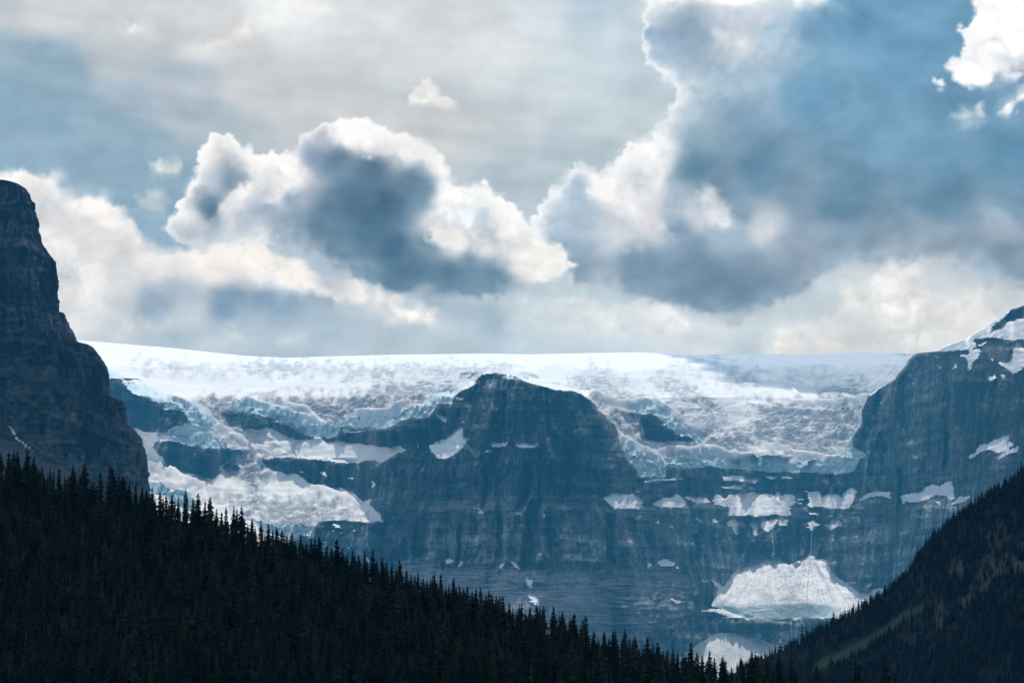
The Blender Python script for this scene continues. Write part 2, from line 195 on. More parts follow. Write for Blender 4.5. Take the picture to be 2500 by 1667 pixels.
# broken, crevassed ice (rough) : polygon, strength
ROUGH=[(Z(1,1800,650,2000,640,2350,660,2600,700,2900,800,2850,850,2300,750,2180,760,2230,920,2300,960,2100,960,1950,900,1880,820),.9),
 (Z(2,100,640,300,600,600,620,900,600,1300,500,1450,480,1900,450,1990,450,1950,530,1700,600,1400,740,1000,740,830,850,700,850,520,770,350,740),.95),
 (Z(2,0,320,300,325,1000,345,1700,350,2100,340,2350,360,2350,400,1950,410,1850,400,1700,450,1600,400,1350,400,1200,480,1100,400,950,440,830,380,300,400,150,410,0,350),.7),
 (Z(2,50,1010,200,1000,300,1060,450,1140,460,1175,150,1180),.8),
 (Z(1,1180,310,1400,330,1600,330,1800,370,2100,380,2000,430,1850,400,1700,370,1550,410,1500,350,1300,390,1200,330),.55),
 (Z(5,500,120,900,150,1150,200,1250,290,1300,400,1150,540,1090,450,1080,300,960,200,700,120),.95),
 (Z(5,220,200,350,280,430,360,600,420,760,440,700,520,400,480,230,400),.5),
 (Z(5,800,560,1200,590,1600,600,1900,640,2250,780,2050,810,1750,830,1690,900,1500,940,1300,800,1100,760),.75),
 (Z(3,700,440,950,450,1150,530,1350,560,1420,640,1250,690,1050,630,900,520,750,520),.8),
 (Z(3,950,650,1300,720,1340,900,1400,1040,1560,1200,1300,1080,1180,960,1050,830),.8),
 (Z(3,780,370,1050,380,1200,500,1050,490,800,420),.6),
 (Z(3,1450,440,1800,520,2050,700,2000,850,1800,650,1500,520),.8),
 (Z(3,1560,740,1750,860,2420,960,2350,1160,1900,1090,1700,1150,1450,1040,1850,1010,1600,830),.85),
 (Z(4,500,860,850,820,930,930,750,1040,560,1030),.8),
 (Z(4,100,790,500,770,900,800,700,850,250,860),.5),
 (Z(4,-90,1000,450,1080,880,1030,880,1200,750,1400,500,1450,-90,1450),.8),
 (Z(3,1650,330,2350,370,2350,520,2200,560,2100,440,1800,370),.55),
 (Z(7,450,0,2100,0,2100,60,1500,90,900,0,450,90),.8),
 (Z(7,1130,1230,1400,1150,1500,1260,1380,1370,1150,1370),.4),
]
# late snow patches and drifts : (label, polygon, shape)
SNOW=[
 ("broad snow couloir on the left shoulder of the dark central butte",Z(2,1930,898,1936,940,1935,992,1990,985,1972,1030,1900,1100,1860,1140,1790,1170,1710,1172,1670,1110,1650,1060,1720,1030,1780,1000,1790,985,1860,930)),
 ("thin bow-shaped snow patch halfway up the central butte face",Z(3,205,1037,240,1040,330,1047,330,1058,420,1030,425,1045,380,1065,330,1065,290,1080,230,1072,203,1062)),
 ("small ragged snow patch just left of the bow-shaped one on the butte",Z(2,2182,1035,2210,1030,2240,1040,2300,1038,2330,1048,2280,1060,2200,1067)),
 ("snow field on the ledge at the right foot of the central butte",Z(7,-103,430,-50,400,0,390,60,405,120,402,165,385,200,410,240,415,265,440,245,470,240,515,0,517,-50,480)),
 ("widest snow field on the ledge below the right glacier",Z(7,1010,400,1100,395,1150,400,1240,380,1290,405,1350,390,1430,400,1450,370,1490,410,1540,400,1600,410,1622,450,1620,470,1570,510,1572,570,1540,585,1450,570,1330,580,1270,585,1200,570,1100,580,1010,575,1030,520,1000,450)),
 ("small tapering snow patch touching the left end of the widest ledge snow field",Z(7,878,450,910,395,960,430,1005,440,1000,500,960,490,900,478)),
 ("low streaky snow patch between the butte foot and the widest ledge snow",Z(7,340,478,440,430,520,430,540,400,580,405,620,440,640,480,600,510,480,500,380,506)),
 ("faint ribbed snow patch right of the low streaky one on the ledge",Z(7,640,425,680,418,720,440,790,415,830,440,852,470,770,465,700,455)),
 ("notched snow field on the ledge right of the widest one",Z(7,1715,365,1760,380,1830,375,1840,430,1900,400,2000,400,2040,415,2090,350,2140,345,2165,380,2130,450,2110,490,2090,515,1950,515,1860,500,1770,510,1725,490,1750,460,1740,420)),
 ("leftmost hanging snow tongue under the widest ledge snow field",Z(7,1010,640,1060,622,1110,640,1095,680,1117,750,1075,742,1050,690,1020,670)),
 ("narrow snow tongue second from left under the widest ledge snow",Z(7,1202,650,1280,630,1287,690,1277,765,1230,745,1240,700)),
 ("broad wedge of snow at the head of the slanting waterfall",Z(7,1303,680,1340,630,1462,615,1452,650,1400,700,1360,727,1330,700)),
 ("small square snow patch right of the wedge over the waterfall",Z(7,1475,640,1490,618,1552,625,1530,677,1480,668)),
 ("pointed snow patch feeding the tall straight waterfall",Z(7,1733,650,1770,628,1842,665,1800,690,1768,728,1740,690)),
 ("forked snow patch right of the tall straight waterfall",Z(7,1898,660,1950,612,1960,650,2012,628,1990,670,1920,717)),
 ("thin curved snow strip on the right mountain's lower ledge",Z(8,873,628,920,580,1010,553,1100,560,1152,565,1130,592,1050,585,980,590)),
 ("long slanting snow field low on the right mountain face",Z(8,1238,600,1340,575,1420,560,1450,520,1520,498,1600,510,1660,468,1697,475,1712,610,1680,627,1640,590,1560,580,1430,632,1320,642,1280,630,1260,662)),
 ("high slanting snow slab under the right mountain's overhang",Z(8,1848,245,1900,210,1960,150,1990,128,2010,140,2080,100,2207,58,2190,100,2240,130,2180,192,2110,205,2050,175,1970,180,1920,220,1870,262)),
 ("slim snow strip just right of the high slanting slab",Z(8,2100,250,2200,190,2282,153,2287,185,2200,222,2130,257)),
 ("snow bank above the treetops on the right slope",Z(8,1690,662,1760,608,1862,598,1800,647)),
 ("flat hat-shaped snow patch on the scree below the headwall",Z(7,388,1012,430,985,460,978,530,1018,520,1033,410,1033)),
 ("tiny snow fleck left of the hat-shaped patch",Z(7,297,1010,322,1015,325,1030,305,1053)),
 ("slim diagonal snow patch left of the lower avalanche cone",Z(7,505,1330,587,1360,570,1368,535,1362)),
 ("star-shaped snow patch on the left end of the scree foot",Z(6,675,988,720,968,750,985,735,995,690,1008)),
 ("leaf-shaped snow patch beside the star-shaped one",Z(6,795,1032,810,993,838,993,818,1037)),
 ("little hooked snow streak in the middle of the scree foot",Z(6,1163,1057,1180,1025,1207,1013,1190,1038)),
 ("comma-shaped snow streak right of the hooked one",Z(6,1273,1003,1312,1005,1352,1067,1325,1055)),
 ("downward pointing snow patch in the gully above the treetops",Z(6,1400,1150,1415,1132,1422,1160,1465,1172,1452,1237,1427,1212)),
 ("lowest oval snow patch just over the spruce tops in the middle",Z(6,1423,1295,1480,1310,1528,1357,1507,1397,1470,1362)),
 ("bright snow pocket wedged beside the left peak below the hanging ice",Z(1,1235,918,1340,952,1410,940,1417,1000,1360,1062,1310,1052,1290,990)),
 ("snow bib on the summit of the central butte",Z(3,70,440,100,422,180,428,255,462,210,468,120,452)),
 ("small hooked snow drift on the dark shoulder left of the butte",Z(2,1685,755,1730,780,1792,812,1795,852,1755,835,1710,790)),
 ("snow cap on the upper slope of the right mountain",Z(4,1500,580,1700,508,1860,448,2000,360,2150,255,2200,222,2190,262,2085,340,2040,430,2110,400,2200,330,2360,290,2420,470,2200,480,2060,462,1890,465,1912,520,1880,560,1760,570,1650,577)),
 ("hourglass snow gully on the right mountain under its cap",Z(4,1775,620,1830,622,1870,570,1950,575,1932,640,1880,700,1842,748,1850,680,1820,640)),
 ("branching snow gully at the right edge of the mountain",Z(4,2110,688,2200,702,2235,650,2260,562,2330,555,2400,570,2400,700,2280,770,2240,770,2200,740)),
 ("small lone snow spot in the middle of the right mountain's brown ledge",Z(4,1710,745,1720,715,1747,700,1735,735)),
 ("bow tie snow spot low on the brown ledge of the right mountain",Z(4,2028,805,2050,825,2088,790,2065,840,2035,842)),
]
THIN=[Z(7,960,235,1150,220,1180,250,1280,262,1270,288,1100,275,980,268),Z(7,955,333,1080,310,1150,325,1270,335,1265,356,1100,350),Z(7,240,275,420,258,560,255,625,262,500,268,300,280),
 Z(7,1480,232,1560,235,1600,250,1500,258),Z(7,1350,235,1450,240,1420,262,1360,252),Z(7,1625,438,1670,428,1698,438,1650,448),Z(7,1620,462,1690,466,1690,478,1640,478),Z(7,1730,565,1790,562,1840,572,1830,585,1760,582),Z(7,1905,570,1940,550,1970,570,1940,582),Z(7,2005,570,2055,565,2030,585),
 Z(7,870,640,885,605,930,640,900,645),Z(7,715,590,760,625,830,682,790,665,730,620),Z(7,350,635,385,630,395,660,370,655),Z(7,490,680,525,685,510,695),Z(7,750,1162,840,1170,820,1180),Z(7,538,1045,578,1052,560,1062),Z(7,186,1130,215,1122,200,1136),
 Z(7,1490,793,1530,798,1500,804),Z(7,1485,922,1520,918,1495,932),Z(8,1110,600,1160,598,1140,615),Z(8,1570,650,1600,648,1590,680),Z(8,850,1362,890,1362,860,1370),Z(8,915,1395,990,1370,965,1405,930,1410),
 Z(7,735,1437,880,1415,1000,1440,1110,1475,1190,1500,1040,1503,930,1507,1010,1485,900,1450),Z(7,2090,1180,2210,1180,2130,1190),Z(7,2190,440,2280,400,2400,370,2400,385,2260,425),
 Z(3,510,680,515,625,525,622,522,680),Z(3,0,1037,90,1040,60,1060,0,1062),Z(3,110,1035,135,1030,120,1062),Z(2,2135,1105,2175,1098,2215,1110,2180,1120,2140,1118),Z(2,1920,845,1962,840,1942,868),Z(2,1870,630,1945,628,1940,650,1890,645),Z(2,1780,765,1855,762,1840,772),
 Z(2,1530,1040,1540,1038,1542,1080,1532,1082),Z(2,660,1293,700,1300,740,1345,710,1340),Z(2,900,1345,995,1355,960,1362),Z(2,1125,1380,1160,1385,1140,1450,1128,1440),Z(2,460,1285,525,1290,500,1300),Z(2,1635,1055,1700,1040,1680,1058),
 Z(2,230,835,300,838,270,846),Z(2,0,822,75,825,30,830),Z(2,890,945,1120,912,1100,925,920,948),Z(2,1300,880,1450,868,1400,880),Z(2,600,985,680,990,640,1000),
 Z(3,1490,870,1560,865,1555,885,1500,882),Z(3,1650,950,1720,960,1700,980),Z(3,1340,1380,1440,1350,1560,1355,1720,1350,1720,1362,1500,1368,1400,1385),
 Z(11,760,140,830,150,860,185,800,175),Z(11,765,210,785,210,775,220),Z(11,950,185,985,205,980,217,955,200),Z(11,825,225,900,228,860,235),Z(11,745,345,785,360,770,370),Z(11,905,355,940,365,930,380),Z(11,1060,440,1110,465,1100,500,1070,470),
 Z(4,1555,610,1580,650,1565,655),Z(4,1575,700,1610,735,1590,740),Z(4,1520,725,1535,730,1525,740),Z(4,2050,640,2072,655,2060,675),Z(4,2140,795,2172,790,2170,835,2145,830),Z(4,1345,870,1355,855,1362,870),Z(4,1590,865,1615,860,1600,875),Z(4,1055,1045,1075,1042,1070,1053),Z(4,2000,500,2010,510,1960,540,1930,530),Z(4,2215,855,2240,850,2235,865)]
CONE_R=Z(7,855,1150,900,1165,940,1190,985,1225,1020,1180,1060,1110,1100,1060,1110,1040,1160,1030,1230,1005,1320,970,1400,965,1470,970,1510,1000,1560,1022,1600,1010,1660,980,1755,933,1800,970,1900,980,1912,1020,1940,1090,2010,1140,2070,1180,2130,1230,2200,1280,2280,1262,2400,1230,2500,1210,2500,1400,2150,1500,1980,1505,1860,1507,1700,1500,1560,1522,1390,1527,1270,1500,1190,1520,1100,1480,1000,1440,880,1400,865,1380,910,1310,930,1235,890,1220)
CONE_L=Z(9,1680,1340,1720,1312,1850,1222,1960,1150,2010,1125,2070,1113,2150,1130,2230,1140,2290,1160,2350,1165,2420,1180,2480,1212,2550,1225,2640,1210,2700,1300,2700,1650,1650,1650)
GREY_L=None
def labels(U,V):
    """0 rock, 1 icefield and glaciers, 2 cone right, 3 cone left, 10+ snow patches; right mountain rock = 5"""
    wx=fbm(U/34,V/30,5,3,.6); wy=fbm(U/34,V/30,5,4,.6)
    hs=fbm(U/60,V/3.2,3,5,.6)        # thin strata: fingers along the ledges
    Ui=U+wx*5; Vi=V+wy*5
    lab=np.zeros(U.shape,int)
    rmt=sdf(RMT,U+wx*4,V+wy*4)>0
    lab[rmt]=5
    q=.30+.70*np.clip((V-940)/40,0,1); q=np.where(abs(U-1300)<260,q,1)
    ice=(sdf(ICE,U+wx*5*q,V+wy*5*q+hs*1.5*q)>0)&~rmt
    for P in ROCK_IN:
        ice&=~(sdf(P,U+wx*9+hs*6,V+wy*6)>0)
    lab[ice]=1
    Us=U+wx*5+hs*7; Vs=V+wy*4
    def m(P,us=Us,vs=Vs,off=0):
        P=np.array(P);s=(U>P[:,0].min()-25)&(U<P[:,0].max()+25)&(V>P[:,1].min()-15)&(V<P[:,1].max()+15)
        r=np.zeros(U.shape,bool);r[s]=sdf(P,us[s],vs[s])>off;return r
    for P in THIN: lab[m(P,U+wx*4+hs*7,V+wy*3)]=4
    lab[m(CONE_R,U+wx*5,V+wy*4+hs*1)]=2
    lab[m(CONE_L,U+wx*3,V+wy*3)]=3
    for i,(l,P) in enumerate(SNOW): lab[m(P,off=-1.3)]=10+i
    return lab,rmt
# ------------------------------------------------------------------ helpers
def tag(o,label=None,cat=None,group=None,kind=None):
    if label: o['label']=label
    if cat: o['category']=cat
    if group: o['group']=group
    if kind: o['kind']=kind
    return o
KL=0.4; KR=0.70
def P3(U,V,D): return np.stack([(U-1250.0)/F*D,D,(HZ-V)/F*D],-1)
def mesh_np(name,co,quads,attrs=None,smooth=True,tris=False):
    k=3 if tris else 4
    me=bpy.data.meshes.new(name); n=len(co); q=len(quads)
    me.vertices.add(n); me.vertices.foreach_set('co',np.ascontiguousarray(co,np.float32).ravel())
    me.loops.add(q*k); me.loops.foreach_set('vertex_index',np.ascontiguousarray(quads,np.int32).ravel())
    me.polygons.add(q); me.polygons.foreach_set('loop_start',np.arange(q,dtype=np.int32)*k); me.polygons.foreach_set('loop_total',np.full(q,k,np.int32))
    me.polygons.foreach_set('use_smooth',np.full(q,smooth,bool))
    for an,(ty,arr) in (attrs or {}).items():
        a=me.attributes.new(an,ty,'POINT')
        a.data.foreach_set('color' if ty=='FLOAT_COLOR' else 'value',np.ascontiguousarray(arr,np.float32).ravel())
    me.update(calc_edges=True); me.validate(); return me
def add(name,me,mat,parent=None):
    o=bpy.data.objects.new(name,me); COL.objects.link(o)
    if mat and not me.materials: me.materials.append(mat)
    if parent: o.parent=parent
    return o
def grid_quads(r,c):
    i=np.arange(r*c).reshape(r,c)
    return np.stack([i[1:,:-1],i[1:,1:],i[:-1,1:],i[:-1,:-1]],-1)     # rows run top to bottom, normals towards the viewer
def sub(co,quads,attrs):
    u,inv=np.unique(quads.ravel(),return_inverse=True)
    return co[u],inv.reshape(-1,4),{k:(t,a.reshape(len(co),-1)[u]) for k,(t,a) in attrs.items()}
class NT:
    def __init__(s,name):
        s.m=bpy.data.materials.new(name); s.m.use_nodes=True; s.t=s.m.node_tree; s.t.nodes.clear(); s.out=s.n('ShaderNodeOutputMaterial')
    def n(s,ty,**k):
        x=s.t.nodes.new(ty)
        for a,b in k.items(): setattr(x,a,b)
        return x
    def l(s,a,b): s.t.links.new(a,b)
    def pos(s,scale=(1,1,1)):
        g=s.n('ShaderNodeNewGeometry'); m=s.n('ShaderNodeVectorMath',operation='MULTIPLY'); m.inputs[1].default_value=scale
        s.l(g.outputs['Position'],m.inputs[0]); return m.outputs[0]
    def noise(s,vec,scale,detail=5,rough=.55,dist=0):
        x=s.n('ShaderNodeTexNoise'); x.inputs['Scale'].default_value=scale; x.inputs['Detail'].default_value=detail; x.inputs['Roughness'].default_value=rough; x.inputs['Distortion'].default_value=dist
        s.l(vec,x.inputs['Vector']); return x.outputs[0]
    def ramp(s,f,st):
        x=s.n('ShaderNodeValToRGB'); e=x.color_ramp.elements
        while len(e)<len(st): e.new(.5)
        for i,(p,c) in enumerate(st): e[i].position=p; e[i].color=(c if len(c)==4 else tuple(c)+(1,)) if hasattr(c,'__len__') else (c,c,c,1)
        s.l(f,x.inputs[0]); return x.outputs[0]
    def mix(s,f,a,b,bt='MIX'):
        x=s.n('ShaderNodeMixRGB',blend_type=bt)
        for i,v in enumerate((f,a,b)):
            if hasattr(v,'is_output'): s.l(v,x.inputs[i])
            elif i==0: x.inputs[0].default_value=v
            else: x.inputs[i].default_value=tuple(v)+(1,)
        return x.outputs[0]
    def math(s,op,a,b=0):
        x=s.n('ShaderNodeMath',operation=op)
        for i,v in enumerate((a,b)):
            if hasattr(v,'is_output'): s.l(v,x.inputs[i])
            else: x.inputs[i].default_value=v
        return x.outputs[0]
    def attr(s,name): return s.n('ShaderNodeAttribute',attribute_name=name)
    def bsdf(s,col,rough=.9,bump=None,strength=.5,dist=1.0,spec=.2,sss=None):
        b=s.n('ShaderNodeBsdfPrincipled'); b.inputs['Roughness'].default_value=rough; b.inputs['Specular IOR Level'].default_value=spec
        if hasattr(col,'is_output'): s.l(col,b.inputs['Base Color'])
        else: b.inputs['Base Color'].default_value=tuple(col)+(1,)
        if bump is not None:
            u=s.n('ShaderNodeBump'); u.inputs['Strength'].default_value=strength; u.inputs['Distance'].default_value=dist; s.l(bump,u.inputs['Height']); s.l(u.outputs[0],b.inputs['Normal'])
        s.l(b.outputs[0],s.out.inputs[0]); return s.m
# ------------------------------------------------------------------ materials
def rock_material(name,tone=1.0,warm=.5,sc=1.0,sct=1.0,scw=0.0):
    t=NT(name); pale=t.attr('pale').outputs['Fac']; p=t.pos(); wet=t.attr('wet').outputs['Fac']; scr=t.attr('scree').outputs['Fac']
    big=t.noise(t.pos((.0042*sc,.0042*sc,.0026*sc)),1,5,.6,.6)       # broad pale and dark panels of the wall
    vert=t.noise(t.pos((.024*sc,.024*sc,.0085*sc)),1,6,.66,.4)        # seepage streaks
    fine=t.noise(t.pos((.11*sc,.11*sc,.05*sc)),1,5,.7)
    lay=t.noise(t.pos((.0012*sc,.0012*sc,.030*sc)),1,6,.7,.3)         # beds of uneven thickness
    blot=t.noise(p,.0042*sc,5,.65)
    m=t.math('ADD',t.math('MULTIPLY',big,.55),t.math('MULTIPLY',vert,.45))
    c=t.ramp(m,[(.38,(.012*tone,.016*tone,.022*tone)),(.47,(.060*tone,.070*tone,.082*tone)),(.54,(.17*tone,.185*tone,.195*tone)),(.64,(.36*tone,.37*tone,.37*tone))])
    c=t.mix(1,c,t.ramp(fine,[(.36,.40),(.64,1.65)]),'MULTIPLY'); c=t.mix(1,c,t.ramp(lay,[(.40,.55),(.5,.95),(.60,1.5)]),'MULTIPLY')
    c=t.mix(t.ramp(blot,[(.50,0),(.66,warm)]),c,(.20*tone,.13*tone,.11*tone))
    pl=t.math('ADD',t.math('MULTIPLY',pale,1.35),1.0); pc=t.n('ShaderNodeCombineXYZ'); [t.l(pl,pc.inputs[i]) for i in range(3)]; c=t.mix(1,c,pc.outputs[0],'MULTIPLY')  # low haze painted into the rock: colour lightens towards the wall foot
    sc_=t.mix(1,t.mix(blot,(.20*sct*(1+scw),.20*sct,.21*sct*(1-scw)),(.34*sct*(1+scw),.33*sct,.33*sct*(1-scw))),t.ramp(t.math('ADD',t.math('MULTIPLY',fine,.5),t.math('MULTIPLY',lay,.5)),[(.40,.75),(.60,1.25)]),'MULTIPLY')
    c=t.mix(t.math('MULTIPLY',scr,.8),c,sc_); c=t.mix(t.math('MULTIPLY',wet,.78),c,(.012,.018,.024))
    b=t.math('ADD',t.math('MULTIPLY',fine,4.0),t.math('MULTIPLY',lay,5.0))
    return t.bsdf(c,.92,b,.8,3.0)
def ice_material():
    t=NT('glacier_ice'); fr=t.attr('front').outputs['Fac']; ro=t.attr('rough').outputs['Fac']
    p=t.pos()
    n1=t.noise(t.pos((.02,.012,.05)),1,6,.62); n2=t.noise(t.pos((.07,.05,.12)),1,5,.7); n3=t.noise(p,.004,4,.55)
    vor=t.n('ShaderNodeTexVoronoi',feature='DISTANCE_TO_EDGE'); vor.inputs['Scale'].default_value=.045; t.l(t.mix(.8,p,t.noise(p,.02,3),'ADD'),vor.inputs['Vector'])
    snow=t.mix(t.attr('fresh').outputs['Fac'],t.mix(t.ramp(n3,[(.4,0),(.65,1)]),(.80,.785,.765),(.68,.665,.645)),(.90,.895,.885))
    dirt_shade=t.mix(n2,(.11,.115,.13),(.42,.43,.45))                    # old ice with dust bands, darkened further to paint in crevasse shade
    blue=t.mix(t.ramp(n2,[(.3,0),(.6,1)]),(.30,.54,.61),(.70,.84,.88))
    n4=t.noise(t.mix(.9,t.pos((.0045,.035,.02)),t.mix(1,t.noise(t.pos((.003,.003,.003)),1,3),(1.2,1.2,1.2),'MULTIPLY'),'ADD'),1,6,.72)
    band=t.math('MAXIMUM',t.ramp(t.math('ADD',n1,t.math('MULTIPLY',n2,.35)),[(.56,0),(.68,1)]),t.ramp(n4,[(.52,0),(.62,.8)]))
    c=t.mix(t.math('MULTIPLY',band,t.math('MINIMUM',t.math('MULTIPLY',ro,1.25),1)),snow,dirt_shade)
    c=t.mix(t.math('MINIMUM',t.math('MULTIPLY',fr,.95),1),c,blue)
    h=t.math('ADD',t.math('MULTIPLY',n2,5.0),t.math('MULTIPLY',n1,7.0)); k=t.math('ADD',t.math('MULTIPLY',t.math('MAXIMUM',ro,fr),.9),.06)
    return t.bsdf(c,.75,t.math('MULTIPLY',h,k),1.0,1.6,.25)
def snow_material():
    t=NT('old_snow'); n=t.noise(t.pos((.05,.03,.08)),1,5,.6); m=t.noise(t.pos((.012,.012,.03)),1,4,.6)
    c=t.mix(t.ramp(n,[(.35,0),(.7,1)]),(.80,.80,.80),(.93,.93,.925)); c=t.mix(t.ramp(m,[(.56,0),(.75,.45)]),c,(.60,.59,.57))
    return t.bsdf(c,.8,n,.9,5.0)
def cone_material():
    t=NT('avalanche_snow'); g=t.attr('rough').outputs['Fac']; fr=t.attr('front').outputs['Fac']
    n=t.noise(t.pos((.03,.02,.06)),1,6,.62); n2=t.noise(t.pos((.11,.08,.11)),1,5,.7)
    vor=t.n('ShaderNodeTexVoronoi',feature='DISTANCE_TO_EDGE'); vor.inputs['Scale'].default_value=.016
    wv=t.n('ShaderNodeVectorMath',operation='ADD'); ns=t.n('ShaderNodeTexNoise'); ns.inputs['Scale'].default_value=.012; sc=t.n('ShaderNodeVectorMath',operation='SCALE'); sc.inputs['Scale'].default_value=120
    t.l(t.pos(),ns.inputs['Vector']); t.l(ns.outputs['Color'],sc.inputs[0]); t.l(sc.outputs[0],wv.inputs[0]); t.l(t.pos((1,.6,1.4)),wv.inputs[1]); t.l(wv.outputs[0],vor.inputs['Vector'])
    crk=t.ramp(vor.outputs['Distance'],[(0,.45),(.05,0)])
    c=t.mix(t.ramp(n,[(.4,0),(.65,1)]),(.78,.78,.785),(.93,.93,.925)); c=t.mix(t.ramp(t.noise(t.pos((.012,.004,.004)),1,5,.65),[(.50,0),(.66,.75)]),c,(.55,.555,.57)); c=t.mix(t.math('MULTIPLY',t.ramp(n2,[(.4,0),(.65,1)]),g),c,(.48,.49,.50))
    c=t.mix(fr,c,t.mix(n2,(.42,.55,.60),(.74,.82,.85))); c=t.mix(crk,c,(.25,.27,.29))
    return t.bsdf(c,.8,t.math('ADD',n,n2),.8,3.0)
M_ROCK=rock_material('headwall_rock',.62,.35,1.0,1.35); M_ROCK_R=rock_material('right_mountain_rock',.66,.3,1.0,.8,.06); M_ROCK_L=rock_material('left_peak_rock',.62,.45,1.9,.42,.08)  # headwall scree brightened above plain talus to stand in for low haze
M_ICE=ice_material(); M_SNOW=snow_material(); M_CONE=cone_material()
# ------------------------------------------------------------------ sky backdrop: a dome section 45 km out, fading into the world's own cloud
AIR=np.array([.060,.36,.67])
def make_sky():
    st=3.0
    u=np.concatenate([np.arange(-7000,-60,60),np.arange(-60,2560,st),np.arange(2560,9500,60)])
    v=np.concatenate([np.arange(-4600,-60,60),np.arange(-60,905,st),np.arange(905,1760,40)])
    U,V=np.meshgrid(u,v); C=np.zeros(U.shape+(3,))
    for i in range(0,len(v),64): C[i:i+64]=sky_colour(U[i:i+64],V[i:i+64])
    ed=np.minimum(np.minimum((U+6800)/2200,(9300-U)/2200),(V+4500)/1900); A=sstep(0,1,ed)
    R=45000.0; az_=np.arctan((U-1250)/F); d=np.stack([np.sin(az_),np.cos(az_),np.cos(az_)*(HZ-V)/F],-1); co_=d*R
    # the air in front takes some of the light and adds its own: this is the sky as it is above that air
    sn=(HZ-V)/np.sqrt(F*F+(HZ-V)**2); T=np.exp(-HAZE*HAZE_TOP/np.maximum(sn,.1))[...,None]
    Cl=np.maximum((lin(C)*1.03-AIR*(1-T))/T,.0); rgba=np.concatenate([Cl,A[...,None]],-1)
    me=mesh_np('sky',co_.reshape(-1,3),grid_quads(*U.shape).reshape(-1,4),{'cloud':('FLOAT_COLOR',rgba.reshape(-1,4))})
    t=NT('sky_cloud'); a=t.attr('cloud'); e=t.n('ShaderNodeEmission'); tr=t.n('ShaderNodeBsdfTransparent'); m=t.n('ShaderNodeMixShader')
    e.inputs[1].default_value=1.0; t.l(a.outputs['Color'],e.inputs[0]); t.l(a.outputs['Alpha'],m.inputs[0]); t.l(tr.outputs[0],m.inputs[1]); t.l(e.outputs[0],m.inputs[2]); t.l(m.outputs[0],t.out.inputs[0])
    t.m.cycles.emission_sampling='NONE'
    o=add('sky',me,t.m); tag(o,kind='structure')
make_sky(); print('sky',time.time()-T0)
# ------------------------------------------------------------------ the far massif: ice field, glaciers, headwall, right mountain
def sky_v(U):
    s=np.interp(U,*zip(*SKYL)); r=[(2230,864)]+[(x,y) for x,y in RMT if y<870 and x>2236 and x<3300 and y>-300]
    r=sorted(r); rr=np.interp(U,*zip(*r)); rr=np.maximum(rr,690)
    s=np.where(U>2232,np.minimum(s,rr+fbm(U/18,U*0,4,77)*4*sstep(2240,2300,U)),s+fbm(U/260,U*0,3,78)*1.5)
    return s
RMT=[(x,max(y,640)) for x,y in RMT]
def polymask(P,U,V,feather=6,wob=5,seed=5):
    P=np.array(P); s=(U>P[:,0].min()-30)&(U<P[:,0].max()+30)&(V>P[:,1].min()-30)&(V<P[:,1].max()+30)
    r=np.zeros(U.shape); u=U[s];v=V[s]
    r[s]=sstep(-feather,feather,sdf(P,u+fbm(u/22,v/18,3,seed)*wob,v+fbm(u/22,v/18,3,seed+1)*wob)); return r
def blur_h(A,n):
    k=np.hanning(2*n+3)[1:-1]; k/=k.sum(); B=np.pad(A,((0,0),(n,n)),'edge'); return sum(w*B[:,i:i+A.shape[1]] for i,w in enumerate(k))
def blur_v(A,n): return blur_h(A.T,n).T
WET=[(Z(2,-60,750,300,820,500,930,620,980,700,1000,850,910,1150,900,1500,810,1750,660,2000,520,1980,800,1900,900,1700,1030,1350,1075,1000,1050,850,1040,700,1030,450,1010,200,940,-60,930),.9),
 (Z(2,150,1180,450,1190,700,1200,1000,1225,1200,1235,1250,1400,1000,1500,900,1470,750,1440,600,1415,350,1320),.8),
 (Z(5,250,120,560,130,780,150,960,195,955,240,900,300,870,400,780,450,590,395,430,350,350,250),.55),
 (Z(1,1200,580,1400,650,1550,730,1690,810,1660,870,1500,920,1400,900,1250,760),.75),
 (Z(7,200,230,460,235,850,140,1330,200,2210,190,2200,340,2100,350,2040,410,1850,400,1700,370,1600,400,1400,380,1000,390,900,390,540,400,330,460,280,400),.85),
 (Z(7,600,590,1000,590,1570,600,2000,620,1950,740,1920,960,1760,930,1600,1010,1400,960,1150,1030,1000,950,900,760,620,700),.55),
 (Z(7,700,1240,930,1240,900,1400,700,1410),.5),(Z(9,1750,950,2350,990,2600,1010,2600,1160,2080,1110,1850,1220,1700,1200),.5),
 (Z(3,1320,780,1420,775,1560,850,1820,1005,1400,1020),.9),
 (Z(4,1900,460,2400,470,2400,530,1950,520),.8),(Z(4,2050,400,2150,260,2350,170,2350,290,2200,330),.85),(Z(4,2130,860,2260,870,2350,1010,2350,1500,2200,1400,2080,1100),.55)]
SCREE=[([(700,1395),(1500,1400),(1640,1385),(1700,1420),(1660,1500),(1560,1560),(1500,1720),(700,1720)],.75),(Z(6,250,980,700,1010,1100,1010,1400,1060,1900,1080,2350,1080,2350,1330,1900,1350,1500,1420,1500,1650,600,1650,200,1200),.9),  # talus; the broad first area also paints haze over the wall foot
 (Z(6,550,450,1300,470,1500,480,1900,520,1500,560,1300,500,900,520,560,510),.55),
 (Z(7,120,520,240,440,300,470,420,560,400,590,0,590,-200,560,-200,525),.8),(Z(7,330,610,430,650,570,770,420,720,300,660),.8),
 (Z(7,1600,450,1760,510,1740,620,1560,640,1540,590),.55),(Z(7,2100,500,2350,420,2350,560,2000,640,1960,560),.6),
 (Z(4,1440,600,1700,590,1850,640,1850,720,1700,770,1500,700),.6),(Z(4,1960,530,2250,520,2250,640,2200,760,2230,830,2040,840,1960,760,1980,650),.7),
 (Z(3,850,900,1150,1050,1200,1300,1300,1450,1000,1300,900,1100),.35)]
